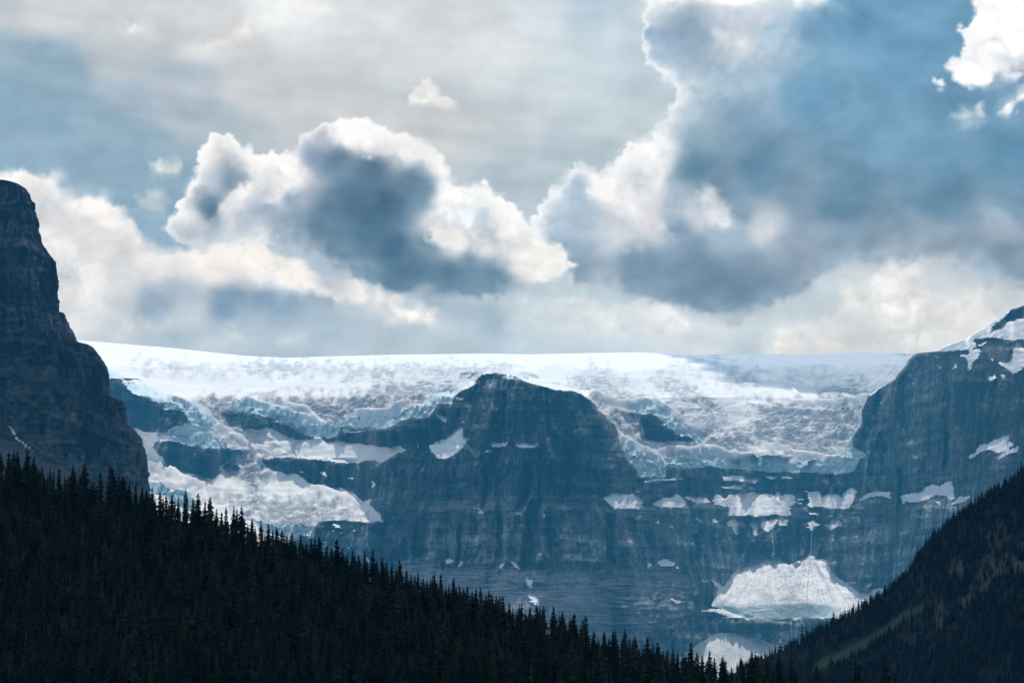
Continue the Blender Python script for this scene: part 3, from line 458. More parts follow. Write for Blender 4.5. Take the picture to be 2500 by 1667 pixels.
CHIM=[([(1292,1130),(1288,1200),(1262,1255)],13,70),([(1308,1232),(1300,1300),(1288,1400)],22,85),([(1320,1100),(1316,1235)],6,45),([(1494,1262),(1488,1330),(1492,1385)],13,60),([(1188,1170),(1176,1250)],6,35),([(1222,1270),(1215,1380)],8,40),([(1124,1290),(1118,1385)],6,40),([(1330,905),(1338,1000),(1340,1080)],8,35),([(1234,960),(1230,1060)],6,28),([(1700,1310),(1704,1380)],8,40),([(1736,1290),(1740,1370)],12,55),([(1810,1300),(1806,1360)],9,35),([(1085,1370),(1085,1400)],5,30),([(2150,930),(2145,1010)],9,40),([(2200,1150),(2196,1260)],8,45),([(2315,1060),(2310,1150)],9,45),([(2036,1080),(2030,1200)],8,40),([(760,1140),(756,1190)],6,35),([(830,1160),(824,1230)],8,40),([(1390,1110),(1386,1220)],6,35)]
CREST=[Z(1,1300,520,1500,600,1700,680,1850,760,1900,850,1990,930,2150,1010,2350,1110),Z(5,850,0,1000,40,1130,130,1200,230,1310,330),Z(2,0,640,150,680,370,752,500,792,640,852,760,858),Z(2,1000,745,1180,760,1290,770,1400,700),Z(3,1090,880,1200,1010,1300,1080,1450,1150,1530,1200),Z(3,900,600,1000,650,1200,690,1450,670),Z(3,1200,530,1400,640,1560,710,1700,830),Z(3,1450,1140,1800,1100,1950,1090,2100,1140,2350,1160),Z(4,0,1420,300,1480,700,1540),Z(4,250,1010,430,1060,700,1040,950,990),Z(4,0,780,200,870,350,1000,460,1070),Z(5,430,350,560,440,800,540,1150,550),Z(5,1280,380,1360,440,1500,390,1700,520,2000,620,2250,740),Z(2,350,680,560,740,640,840)]
def make_massif():
    uu=np.concatenate([np.arange(-420,-20,10),np.arange(-20,2520,2.45),np.arange(2520,3050,10)]); nr=352
    sv=sky_v(uu); t=np.linspace(0,1,nr)**1.0
    U=np.tile(uu,(nr,1)); V=sv[None,:]+(1722-sv)[None,:]*t[:,None]
    L,rmt=labels(U,V)
    front=np.zeros(U.shape)
    for P in FRONT: front=np.maximum(front,polymask(P,U,V,5,7))
    rough=np.zeros(U.shape)
    for P,s in ROUGH: rough=np.maximum(rough,polymask(P,U,V,24,44,8)*s)
    ice=(L==1); front*=(ice|(L==2)); 
    tilt=(HZ-V)/F
    # slope of the ground at every point of the face, then walk up each column from the foot
    crest=np.zeros(U.shape)
    for P in CREST:
        d=np.full(U.shape,1e9)
        wxx=U+fbm(U/30,V/30,3,49)*8; wyy=V+fbm(U/30,V/30,3,50)*5
        for (x0,y0),(x1,y1) in zip(P[:-1],P[1:]):
            ex,ey=x1-x0,y1-y0; tt=np.clip(((wxx-x0)*ex+(wyy-y0)*ey)/(ex*ex+ey*ey),0,1); d=np.minimum(d,np.hypot(wxx-x0-tt*ex,wyy-y0-tt*ey))
        crest=np.maximum(crest,np.exp(-(d/5.5)**2))
    crest*=ice; rough*=1-.9*crest; front*=1-.8*crest
    s=fbm(U/700+fbm(U/300,V/200,2,41)*.3,(V+fbm(U/200,V/90,3,48)*14)/(15),4,40,.62); s2=fbm(U/240,V/60,3,42)
    tan=1.7+4.2*sstep(-.28,.10,s+.35*s2)+1.4*s2
    tan=np.clip(tan,.85,7); tan=tan+(3.0-tan)*.5*sstep(1330,1420,V)*sstep(1600,1480,U)
    def band(lo,hi,val,u0=-9999,u1=9999,f=12):
        nonlocal tan
        w=fbm(U/260,V/200,3,43)*12
        m=sstep(lo-f,lo+f,V+w)*(1-sstep(hi-f,hi+f,V+w))*sstep(u0-60,u0+60,U)*(1-sstep(u1-60,u1+60,U)); tan=tan*(1-m)+val*m
    band(1205,1250,1.0,950,2400); band(1150,1168,1.3,1500,2100,5); band(1090,1118,1.05,1350,2200); band(1425,1500,.86,-99,1500,20); band(1380,1425,1.1,-99,1350); band(1360,1500,1.4,1500,1800)
    band(1080,1105,1.0,1000,1400,6); band(780,860,.9,2200,9999)
    cz=sstep(1610,1660,U)*(1-sstep(2080,2140,U))*sstep(1235,1265,V)*(1-sstep(1450,1480,V)); tan=tan*(1-cz)+(2.15+.12*s2)*cz
    cz=sstep(1600,1640,U)*(1-sstep(1960,2000,U))*sstep(1500,1520,V); tan=tan*(1-cz)+2.2*cz
    tan=np.where(L>=4,np.where(L==5,tan,np.minimum(tan,.92)),tan)
    tan=np.where((L==2),.50+.85*front,tan); tan=np.where(L==3,.75,tan)
    ti=.40+.22*sstep(930,1000,V)*(1-sstep(1100,1160,V))+fbm(U/120,V/30,3,45)*.16+.15*rough
    Vr=V-np.minimum(sv,864)[None,:]+862; ti=np.where((V<905)&(Vr<905),tilt+.06+np.clip(Vr-862,0,43)/43*.14,ti); ti=np.where((U<1000)&(V>1150),.42+fbm(U/60,V/30,3,46)*.2,ti)
    tg=polymask(Z(5,350,-80,900,-60,1250,60,1300,320,1450,420,1150,560,1050,470,1000,300,700,140,400,100),U,V,14,14,12); ti=ti*(1-tg)+(.80+fbm(U/30,V/20,3,47)*.35)*tg
    ti=np.maximum(ti,tilt+.035)
    ti=ti*(1-front)+2.3*front
    tan=np.where(ice,ti,tan)
    k=1/np.maximum(tan-tilt,.03); k=np.clip(k,.12,26); kb=blur_h(k,10); k=blur_h(k,4); k=np.where(ice|(L==2)|(L==3),kb,k)
    D0=5250+ -330*np.exp(-((uu-1330)/260)**2)+260*np.exp(-((uu-1850)/230)**2)-1100*sstep(2050,2700,uu)+250*np.exp(-((uu-700)/300)**2)
    D=np.zeros(U.shape); D[-1]=D0
    dv=(1722-sv)/(nr-1)
    T=np.interp(V-np.clip(sv,0,864)[None,:]*1.0+864,[840,862,875,890,910,940,1000],[9300,8900,8300,7900,7500,7000,6300])
    for r in range(nr-2,-1,-1):
        d=D[r+1]+k[r]*D[r+1]/F*dv*(V[r+1]-V[r])/dv
        lag=np.where(ice[r]&(V[r]<965),np.maximum(T[r]-d,0),0)
        D[r]=d+lag*.5
    cf=((L==2)|(L==3)).astype(float)
    for nn in (5,12,22):
        w_=sstep(.85,1,blur_h(cf,nn)); D=D*(1-w_)+blur_h(D,nn)*w_
    icf=(ice&(V<1120)).astype(float)
    for nn in (6,14,30):
        Ds=blur_h(D,nn); w_=sstep(.93,1,blur_h(icf,nn)); D=D*(1-w_)+Ds*w_
    wet=np.zeros(U.shape); scree=np.zeros(U.shape)
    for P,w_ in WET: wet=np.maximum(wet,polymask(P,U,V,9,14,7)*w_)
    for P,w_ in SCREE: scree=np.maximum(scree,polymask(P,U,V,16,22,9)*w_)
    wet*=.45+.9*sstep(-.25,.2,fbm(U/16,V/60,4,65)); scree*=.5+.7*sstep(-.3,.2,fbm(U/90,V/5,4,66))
    Dm=np.maximum.accumulate(D[::-1],0)[::-1]+np.arange(nr)[::-1,None]*.02; mm=sstep(985,950,V)*sstep(1010,1060,U)+sstep(925,905,V); mm=np.clip(mm,0,1)*(U<2300); D=D*(1-mm)+Dm*mm
    # relief of the rock: buttresses, ribs, chimneys
    wx=fbm(U/150,V/260,3,60)*26
    rk=(L==0)|(L==5)|(L==4)|(L>=10); rkf=blur_v(blur_h(rk.astype(float),2),2)
    up=sstep(1470,1380,V)
    rib=fbm((U+wx)/120,V/520,4,61,.55,2)*48+fbm((U+wx*.6)/40,V/95,4,62,.6,2)*18+fbm(U/170,V/34,4,68,.6)*16+fbm(U/9,V/34,3,63,.6)*4.0+fbm(U/5,V/5,2,64)*1.6
    for P,wd,dp in CHIM:
        c_=np.interp(V,[q[1] for q in P],[q[0] for q in P])+fbm(U*0,V/40,3,67)*5; e_=sstep(P[0][1]-12,P[0][1]+8,V)*(1-sstep(P[-1][1]-25,P[-1][1]+5,V))
        x_=(U-c_)/wd; D=D+dp*e_*np.where(x_<0,sstep(-1.0,-.75,x_),sstep(1.2,-.1,x_))*rkf
    D=D-9*blur_h(((L>=10)|(L==4)).astype(float),1)
    D=D+rib*rkf*(1-.75*scree)*(1-.45*sstep(2150,2300,U))*np.where((L==0)|(L==5),1,.35)*(.25+.75*np.where(U<1500,up,1))
    # relief of the ice, as heights
    X=P3(U,V,D)
    wv=fbm(U/110,V/45,3,70)*26; cre=fbm(U/58+wv*.03,(V+wv)/8.5,5,71,.6,2)*7+fbm(U/11,(V+wv)/8,3,72,.6)*4+fbm(U/80,(V+wv)/26,3,73)*13
    amp=np.where(ice,.10+1.25*rough+.25*front,0)+np.where(L==2,.35,0)+np.where(L==3,.15,0)+np.where(L>=10,.06,0)
    amp=amp*sstep(0,18,V-sv[None,:])
    serac=fbm(U/8,V/22,4,74,.6,2)*7+fbm(U/22,V/34,3,75,.5,2)*9
    X[...,1]-=serac*front*ice
    fade0=sstep(.4,1,blur_v(blur_h(ice.astype(float),3),3)); X[...,2]+=blur_h(amp,2)*cre*.8*np.where(ice,fade0,1)
    X[...,2]+=crest*10
    fade=sstep(.5,1,blur_v(blur_h(ice.astype(float),5),4)); und=fbm(U/150,V/26,3,76)*14*ice*fade*sstep(868,900,V); X[...,2]+=blur_h(und,4)
    fan=np.abs(fbm((U-1975)/np.maximum(V-1340,12)*14,V/300,4,85,.6))*sstep(0,.3,(V-1360)/80)*(U>1905)+np.abs(fbm((U-1880)/np.maximum(V-1350,12)*14,V/300,4,86,.6))*(U<=1905); X[...,2]+=np.where(L==2,fan*16*sstep(1500,1440,V),0)
    X*=1.3
    # the back of the mountain, falling away behind the skyline
    nb=6; back=[]
    for j in range(nb,0,-1):
        b=X[0].copy(); b[:,1]+=j*j*60; b[:,2]-=j*j*9; back.append(b)
    X=np.concatenate([np.array(back),X],0)
    ext=lambda A:np.concatenate([np.repeat(A[:1],nb,0),A],0)
    Le=ext(L); Ve=ext(V); Ue=ext(U); fr=ext(front); ro=ext(rough)
    co_=X.reshape(-1,3); Q=grid_quads(*Ue.shape).reshape(-1,4); lf=Le.ravel()[Q[:,0]]; vf=Ve.ravel()[Q[:,0]]; uf=Ue.ravel()[Q[:,0]]
    lt=Le.ravel()[Q[:,3]]; lt2=Le.ravel()[Q[:,2]]; lf=np.where((lf==0)&((lt==1)|(lt2==1))&(vf<985),1,lf)
    at={'front':('FLOAT',fr),'rough':('FLOAT',ro),'wet':('FLOAT',ext(wet)),'pale':('FLOAT',sstep(1130,1400,Ve+fbm(Ue/200,Ve/80,4,87)*60)),'fresh':('FLOAT',1-sstep(884,905,Ve+fbm(Ue/70,Ve/9,4,81,.6)*26)),'scree':('FLOAT',ext(scree))}  # pale: stand-in for valley haze in the rock colour, stronger lower down
    split=vf+fbm(uf/60,vf/20,3,80)*8
    def piece(name,mask,mat,**tg):
        if not mask.any(): return None
        c,q,a=sub(co_,Q[mask],at); return tag(add(name,mesh_np(name,c,q,a),mat),**tg)
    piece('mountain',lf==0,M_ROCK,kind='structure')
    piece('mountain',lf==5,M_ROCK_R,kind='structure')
    piece('icefield',(lf==1)&(split<905),M_ICE,kind='structure')
    piece('glacier',(lf==1)&(split>=905)&(uf<1340),M_ICE,kind='structure')
    piece('glacier',(lf==1)&(split>=905)&(uf>=1340),M_ICE,kind='structure')
    piece('snow_cone',lf==2,M_CONE,label='large double-peaked avalanche cone of snow and ice below the two waterfalls',cat='snow cone')
    piece('snow_cone',lf==3,M_CONE,label='lowest rounded snow cone half hidden behind the spruce tops in the valley notch',cat='snow cone')
    piece('snow_streaks',lf==4,M_SNOW,label='thin scattered streaks of snow lying on narrow rock ledges',cat='snow',kind='stuff')
    for i,(lb,P) in enumerate(SNOW): piece('snow_patch',lf==10+i,M_SNOW,label=lb,cat='snow patch',group='late snow patches on the mountains')
    return U,V,X[nb:]
MU,MV,MX=make_massif(); print('massif',time.time()-T0)
def on_massif(u,v,out=4.0):
    c=int(np.argmin(abs(MU[0]-u))); r=int(np.argmin(abs(MV[:,c]-v))); p=MX[r,c].copy(); p[1]-=out; return p
# ------------------------------------------------------------------ waterfalls
def waterfall(path,w,label):
    pts=[]
    for (u0,v0),(u1,v1) in zip(path[:-1],path[1:]):
        n=max(2,int(abs(v1-v0)/3))
        for i in range(n): pts.append(on_massif(u0+(u1-u0)*i/n+random.uniform(-.3,.3),v0+(v1-v0)*i/n,7))
    pts=np.array(pts); n=len(pts)
    ys=np.minimum.accumulate(pts[:,1][::-1])[::-1]; pts[:,1]=(pts[:,1]+ys)/2
    vv=[];ff=[]
    for i,p in enumerate(pts):
        ww=w*(.7+.5*i/n)*random.uniform(.75,1.2)
        for a in (-1,-.4,.4,1): vv.append((p[0]+a*ww,p[1]-(1-a*a)*ww*.9,p[2]))
    for i in range(n-1):
        for j in range(3): a=i*4+j; ff.append((a+4,a+5,a+1,a))
    me=bpy.data.meshes.new('waterfall'); me.from_pydata(vv,[],ff); me.update()
    tag(add('waterfall',me,M_WATER),label,'waterfall','waterfalls on the headwall')
t=NT('falling_water'); M_WATER=t.bsdf(t.mix(t.noise(t.pos((.3,.3,.02)),1,4),(.45,.5,.55),(.8,.83,.85)),.5)
waterfall(Z(7,1765,722,1762,800,1760,938),1.7,'tall straight waterfall dropping onto the peak of the avalanche cone')
waterfall(Z(7,1392,740,1410,800,1424,880,1418,935,1410,968),1.5,'slanting waterfall left of the tall straight one')
waterfall(Z(11,1093,132,1088,240,1090,340,1105,370,1098,405),1.3,'thin waterfall above the treetops below the left glacier end')
waterfall(Z(8,1522,800,1500,870,1480,905,1448,945,1440,1010,1437,1060),1.4,'thin bending waterfall beside the right forest edge')
waterfall(Z(10,254,1010,258,1070,262,1130),1.2,'short waterfall under the front edge of the avalanche cone')
waterfall(Z(2,1010,1215,1012,1270,1005,1330),1.1,'faint waterfall under the upper snow ledge left of the butte')
# ------------------------------------------------------------------ left peak
LP=[(-60,-8),(0,440),(20,441),(43,448),(62,460),(74,476),(76,488),(85,496),(89,524),(96,544),(98,577),(103,594),(120,620),(136,639),(140,668),(144,697),(141,716),(144.5,744),(145,761),(155,764),(165,778),(171,800),(179,807),(186,828),(191,835),(215,840),(230,852),(244,869),(261,893),(267,917),(269,950),(275,969),(297,977),(310,996),(311,1032),(335,1056),(344,1070),(354,1094),(359,1118),(363,1150),(366,1190),(370,1230),(372,1330),(380,1700)]
def make_peak():
    rows=np.concatenate([np.arange(437,1240,2.4),np.arange(1240,1730,14)]); nr=len(rows); nc=300
    RV=[(436,-20),(438,0)]+[(v,u) for u,v in LP if v>=441]
    R=np.interp(rows,*zip(*RV))+fbm(rows/9,rows*0+3,4,101,.65)*3.0+np.round(fbm(rows/22,rows*0+3,3,102)*2.5)*2.2*sstep(470,520,rows)
    Lf=-330-np.clip((rows-437),0,None)*.55-40*np.sqrt(np.clip(rows-437,0,400)/10)
    Lf=np.where(rows<500,-20-np.sqrt(np.clip(rows-437,0,None))*42,Lf); Lf=np.minimum.accumulate(Lf)
    ang=np.linspace(-110,118,nc); ang=np.where(ang>0,ang**1.0,ang); a=np.radians(ang)
    c=(R+Lf)/2; w=(R-Lf)/2
    U=c[:,None]+w[:,None]*np.sin(a)[None,:]; V=np.tile(rows[:,None],(1,nc))
    # terraces dipping to the right
    tan=3.6+2.6*fbm(U/90,(V-U*.12)/12,4,110,.65)*1.5+1.6*fbm(U/50,V/50,3,111)
    led=[([(-400,720),(40,760),(100,790),(190,835),(280,850)],16,.95),([(-400,880),(0,905),(100,920),(160,945),(205,995),(240,1020),(300,1050),(350,1080)],15,.85),([(-400,985),(60,975),(120,1010),(200,1040),(400,1120)],8,1.0),([(-400,1030),(0,1060),(60,1085),(120,1120),(200,1160),(260,1200),(420,1290)],20,.78),([(-400,820),(60,830),(150,850),(250,885)],7,1.1),([(-400,600),(60,600),(140,640)],6,1.3)]
    lm=np.zeros(U.shape)
    for pl,th,tv in led:
        y=np.interp(U,*zip(*pl))+fbm(U/30,U*0,3,112)*7; m=np.exp(-((V-y)/th)**2); tan=tan*(1-m)+tv*m; lm=np.maximum(lm,m)
    y=np.interp(U,*zip(*led[3][0])); tan=np.where(V>y,np.minimum(tan,.8),tan)
    tan=np.clip(tan,.6,9); tilt=(HZ-V)/F; k=1/(tan-tilt); k=blur_h(k,3)
    D=np.zeros(U.shape); D[-1]=3150
    for r in range(nr-2,-1,-1): D[r]=D[r+1]+k[r]*D[r+1]/F*(rows[r+1]-rows[r])
    m0=D[:,nc//2:nc//2+60].mean(1,keepdims=True); wt=.55; D=D*(1-wt)+m0*wt
    bul=(1-np.cos(a))[None,:]*(w*.58*.55)[:,None]; D=D+bul
    Us=U+fbm(U/80,V/120,3,120)*14
    D=D-lm*6
    rib=fbm(Us/60,V/200,4,121,.55,2)*24+fbm(Us/20,V/60,4,122,.6,2)*13+fbm(U/8,V/16,3,123,.6)*4.2+fbm(U/4,V/4,2,124)*1.0
    scree=np.where(V>y,.2,1); D=D+rib*scree
    X=P3(U,V,D)*1.05; L=np.zeros(U.shape,int)
    wx=fbm(U/14,V/14,3,125)
    for i,(lb,P) in enumerate(PEAK_SNOW): L[(sdf(P,U+wx*4,V+wx*3)>0)&(np.cos(a)[None,:]>0)]=1+i
    co_=X.reshape(-1,3); Q=grid_quads(nr,nc).reshape(-1,4); lf=L.ravel()[Q[:,0]]; at={'scree':('FLOAT',np.clip(lm*.9+(V>y)*.8,0,1)),'wet':('FLOAT',lm*0)}
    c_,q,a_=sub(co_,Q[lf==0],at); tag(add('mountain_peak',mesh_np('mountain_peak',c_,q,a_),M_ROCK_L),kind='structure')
    for i,(lb,P) in enumerate(PEAK_SNOW):
        if (lf==1+i).any():
            c_,q,a_=sub(co_,Q[lf==1+i],{}); tag(add('snow_patch',mesh_np('snow_patch',c_,q),M_SNOW),lb,'snow patch','snow patches on the left peak')
PEAK_SNOW=[("narrow snow gully running down the scree foot of the left peak",Z(1,72,905,85,885,98,890,112,930,122,975,180,1012,245,1068,290,1112,285,1118,240,1090,180,1040,130,1005,108,965)),
 ("tiny upright snow spot on the left peak scree, upper one",Z(1,352,1040,364,1040,362,1068,352,1062)),
 ("lower snow spot on the left peak scree",Z(1,340,1112,352,1110,362,1142,345,1138)),
 ("small snow spot high on the dark wall of the left peak",[(24,604),(29,604),(29,610),(24,610)])]
make_peak(); print('peak',time.time()-T0)
# ------------------------------------------------------------------ wooded hills
CR_L=[(-700,1010),(-300,1085),(0,1165),(100,1184),(200,1210),(330,1236),(400,1258),(500,1288),(600,1325),(700,1352),(800,1392),(900,1418),(1000,1448),(1100,1482),(1200,1520),(1300,1548),(1400,1575),(1500,1618),(1600,1645),(1700,1668),(1800,1684),(2000,1700),(2300,1712),(2700,1716)]
CR_R=[(1500,1720),(1700,1676),(1780,1648),(1867,1606),(1908,1588),(1948,1572),(2000,1542),(2034,1524),(2080,1500),(2104,1484),(2147,1460),(2183,1432),(2219,1397),(2241,1360),(2268,1324),(2301,1294),(2328,1269),(2364,1244),(2413,1212),(2456,1184),(2494,1154),(2600,1072),(2900,850),(3300,700)]
def hillL(u,t):   # t 0 at the crest, 1 at the foot
    vc=np.interp(u,*zip(*CR_L)); Dc=np.interp(u,[-700,0,1350,1850,2700],[1480,1400,1100,1000,900])
    v=vc+(1722-vc)*t; D=Dc-(v-vc)*.45-60*t+fbm(u/120,t*3,3,130)*10
    return v,D*KL
def hillR(u,t):
    vc=np.interp(u,*zip(*CR_R)); Dc=np.interp(u,[1500,1850,2500,3300],[2750,2650,2450,2300])
    v=vc+(1726-vc)*t; D=Dc-(v-vc)*.72-90*t+fbm(u/90,v/60,4,131)*14
    return v,D*KR
def meadow(u,v):
    y=np.interp(u,[1990,2050,2100,2160,2200,2268,2300],[1628,1600,1577,1540,1508,1474,1466]); w=np.interp(u,[1990,2100,2180,2268,2290],[13,13,14,8,0])
    return sstep(1.2,.5,abs(v-y+fbm(u/22,v/16,3,140)*8)/np.maximum(w,.1))*(u>1985)*(u<2290)
def barren(u,v):
    return sstep(.05,.35,fbm(u/60,v/70,4,141)+.35-abs((v-(1440-(u-2330)*.62))/95)*.5)*(u>2280)
def make_hill(name,fn,u0,u1,mat,back_drop,attr=False):
    uu=np.linspace(u0,u1,320); tt=np.linspace(0,1,90); U,T=np.meshgrid(uu,tt); V,D=fn(U,T); X=P3(U,V,D)
    nb=8; b=[]
    for j in range(nb,0,-1):
        x=X[0].copy(); x[:,1]+=j*40; x[:,2]=np.maximum(x[:,2]-j*back_drop-j*j*2,-30); b.append(x)
    fo=[]
    for j in range(1,9):
        x=X[-1].copy(); x[:,1]-=j*14; x[:,2]-=j*1.1; fo.append(x)
    Xa=np.concatenate([np.array(b),X,np.array(fo)],0)
    Ve=np.concatenate([np.repeat(V[:1],nb,0),V,np.repeat(V[-1:],8,0)],0); Ue=np.tile(uu,(Ve.shape[0],1))
    at={'meadow':('FLOAT',meadow(Ue,Ve)),'barren':('FLOAT',barren(Ue,Ve))} if attr else {}
    tag(add(name,mesh_np(name,Xa.reshape(-1,3),grid_quads(*Ue.shape).reshape(-1,4),at),mat),kind='structure')
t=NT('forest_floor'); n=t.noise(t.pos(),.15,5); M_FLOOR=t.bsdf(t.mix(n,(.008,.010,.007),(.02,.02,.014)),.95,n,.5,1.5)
t=NT('hillside_ground'); n=t.noise(t.pos(),.09,6,.65); c=t.mix(n,(.008,.012,.009),(.02,.021,.017)); c=t.mix(t.attr('meadow').outputs['Fac'],c,t.mix(n,(.022,.058,.030),(.048,.095,.042))); c=t.mix(t.attr('barren').outputs['Fac'],c,t.mix(n,(.03,.031,.031),(.11,.106,.10)))
M_HILL=t.bsdf(c,.95,n,.8,3.0)
make_hill('hillside',hillL,-700,2700,M_FLOOR,14); make_hill('hillside',hillR,1500,3300,M_HILL,26,True)
g=np.array([(-19000,-19000,-32),(19000,-19000,-32),(19000,19000,-32),(-19000,19000,-32)],float)
gx=np.linspace(-19000,19000,39); GX,GY=np.meshgrid(gx,gx[::-1]); GZ=-32+0*GX
tag(add('ground',mesh_np('ground',np.stack([GX,GY,GZ],-1).reshape(-1,3),grid_quads(39,39).reshape(-1,4)),M_FLOOR),kind='structure')
# ------------------------------------------------------------------ spruces
def foliage_material(name,attr):
    t=NT(name)
    r=t.attr('tint').outputs['Fac'] if attr else t.n('ShaderNodeObjectInfo').outputs['Random']
    n=t.noise(t.pos(),.9,3)
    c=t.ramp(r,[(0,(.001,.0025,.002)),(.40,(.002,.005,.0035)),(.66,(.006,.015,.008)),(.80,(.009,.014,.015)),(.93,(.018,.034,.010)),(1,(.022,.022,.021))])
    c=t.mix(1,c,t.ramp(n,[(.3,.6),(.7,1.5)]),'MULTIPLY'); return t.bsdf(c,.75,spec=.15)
M_FOL=foliage_material('spruce_needles',False); M_FOLA=foliage_material('forest_needles',True)
t=NT('bark'); M_BARK=t.bsdf(t.mix(t.noise(t.pos((3,3,.6)),1,4),(.05,.04,.033),(.13,.11,.095)),.95)
def crown_tris(rng,lev,nb,R,sub_=True,ragged=.3,base=.06):
    V=[];Fc=[]
    def tri(a,b,c): i=len(V); V.extend((a,b,c)); Fc.append((i,i+1,i+2))
    n=6
    for i in range(n):
        a0=2*math.pi*i/n;a1=2*math.pi*(i+1)/n; r=R*.30
        tri((r*math.cos(a0),r*math.sin(a0),base+.04),(r*math.cos(a1),r*math.sin(a1),base+.04),(0,0,.93))
    lean=(rng.uniform(-.01,.01),rng.uniform(-.01,.01)); gap=rng.uniform(0,6.28)
    for l in range(lev):
        h=base+(1-base)*max(0,(l+rng.uniform(-.3,.3))/lev)**.93; h=min(max(h,base),.985)
        prof=min(1,(1-h)*1.9)**.85*(.72+.28*math.sin(min(1,(h-base)/.25+.2)*1.57))
        rr=R*prof*rng.uniform(1-ragged,1+ragged*.6)+.006
        o=rng.uniform(0,6.28)
        for b in range(nb):
            a=o+2*math.pi*b/nb+rng.uniform(-.35,.35); r=rr*rng.uniform(.5,1.12)*(1-.25*max(0,math.cos(a-gap)))
            ca,sa=math.cos(a),math.sin(a); dr=r*rng.uniform(.25,.65); wd=r*rng.uniform(.22,.36)+.004
            ox,oy=lean[0]*h,lean[1]*h
            tip=(ox+ca*r,oy+sa*r,h-dr*(.6 if h>.8 else 1)); m=.55
            pl=(ox+ca*r*m-sa*wd,oy+sa*r*m+ca*wd,h-dr*.62); pr=(ox+ca*r*m+sa*wd,oy+sa*r*m-ca*wd,h-dr*.62); rt=(ox,oy,h+.012)
            tri(rt,pr,tip); tri(rt,tip,pl)
            if sub_:
                hg=(ox+ca*r*.6,oy+sa*r*.6,h-dr*.6-.03*rng.uniform(.5,1.3)); tri(rt,hg,tip)
                q=(ox+ca*r*.95-sa*wd*.9,oy+sa*r*.95+ca*wd*.9,h-dr*1.05); tri(pl,q,tip)
    tri((-.004,0,.9),(.004,0,.9),(0,0,1.0)); tri((0,-.004,.9),(0,.004,.9),(0,0,1.0))
    return np.array(V,float),np.array(Fc)
rng=random.Random(7)
HI=[crown_tris(rng,rng.randint(24,31),7,rng.uniform(.115,.185),True,rng.uniform(.25,.5),rng.choice([.03,.06,.12])) for _ in range(12)]
MID=[crown_tris(rng,13,6,rng.uniform(.15,.21),False,.35,.05) for _ in range(8)]
LOW=[crown_tris(rng,9,6,rng.uniform(.19,.28),False,.35,.05) for _ in range(8)]
crown_me=[mesh_np('crown',v,f,smooth=False,tris=True) for v,f in HI]
for m in crown_me: m.materials.append(M_FOL)
def trunk_mesh():
    n=6;hs=[(-.06,.016),(.0,.013),(.3,.009),(.7,.005),(.97,.0015)];v=[];f=[]
    for h,r in hs:
        for i in range(n): a=2*math.pi*i/n; v.append((r*math.cos(a),r*math.sin(a),h))
    for k in range(len(hs)-1):
        for i in range(n): j=(i+1)%n; f.append((k*n+i,k*n+j,(k+1)*n+j,(k+1)*n+i))
    me=bpy.data.meshes.new('trunk'); me.from_pydata(v,[],f); me.update(); me.materials.append(M_BARK); return me
TR_ME=trunk_mesh()
TOPS=[(2,1099),(22,1100),(32,1098),(44,1100),(67,1093),(84,1109),(103,1136),(123,1139),(144,1139),(178,1129),(195,1155),(206,1127),(245,1147),(270,1133),(276,1140),(291,1154),(301,1159),(316,1173),(332,1180),(346,1187),(358,1192),(370,1187),(391,1196),(405,1205),(419,1202),(435,1212),(454,1186),(472,1213),(484,1202),(500,1218),(514,1210),(528,1239),(540,1248),(551,1234),(570,1232),(577,1240),(590,1232),(614,1263),(638,1267),(654,1275),(665,1290),(676,1284),(688,1288),(700,1302),(713,1294),(733,1302),(748,1318),(761,1308),(770,1312),(781,1306),(797,1328),(808,1335),(823,1311),(834,1333),(848,1350),(860,1339),(868,1350),(876,1349),(889,1342),(897,1365),(910,1335),(920,1366),(934,1358),(942,1368),(956,1373),(966,1385),(977,1364),(992,1386),(1003,1398),(1012,1400),(1020,1392),(1033,1406),(1045,1416),(1052,1412),(1061,1398),(1077,1397),(1087,1430),(1096,1422),(1108,1407),(1115,1432),(1122,1427),(1130,1438),(1139,1427),(1151,1441),(1162,1433),(1175,1431),(1185,1450),(1194,1436),(1200,1445),(1212,1451),(1220,1453),(1229,1452),(1244,1470),(1252,1480),(1270,1473),(1283,1490),(1293,1477),(1303,1500),(1318,1477),(1325,1485),(1350,1474),(1371,1493),(1381,1506),(1399,1501),(1408,1522),(1422,1509),(1433,1532),(1450,1537),(1460,1556),(1475,1539),(1487,1552),(1499,1539),(1507,1556),(1520,1550),(1530,1570),(1543,1560),(1551,1550),(1560,1580),(1581,1553),(1592,1585),(1607,1563),(1619,1584),(1630,1582),(1645,1578),(1655,1591),(1666,1591),(1676,1600),(1687,1565),(1702,1621),(1715,1598),(1730,1584),(1745,1601),(1762,1606),(1772,1609),(1785,1625),(1807,1602),(1815,1610),(1836,1582),(1845,1600),(1878,1625),(1887,1624),(1909,1627),(1939,1629),(1968,1648),(1993,1615),(2036,1651),(2076,1635),(2089,1639),(2146,1643),(2160,1657)]
BIG={67,84,206,270,454,551,570,638,781,910,977,1194,1293,1318,1350,1422,1551,1581,1607,1687,1730,1745,1836,1993}
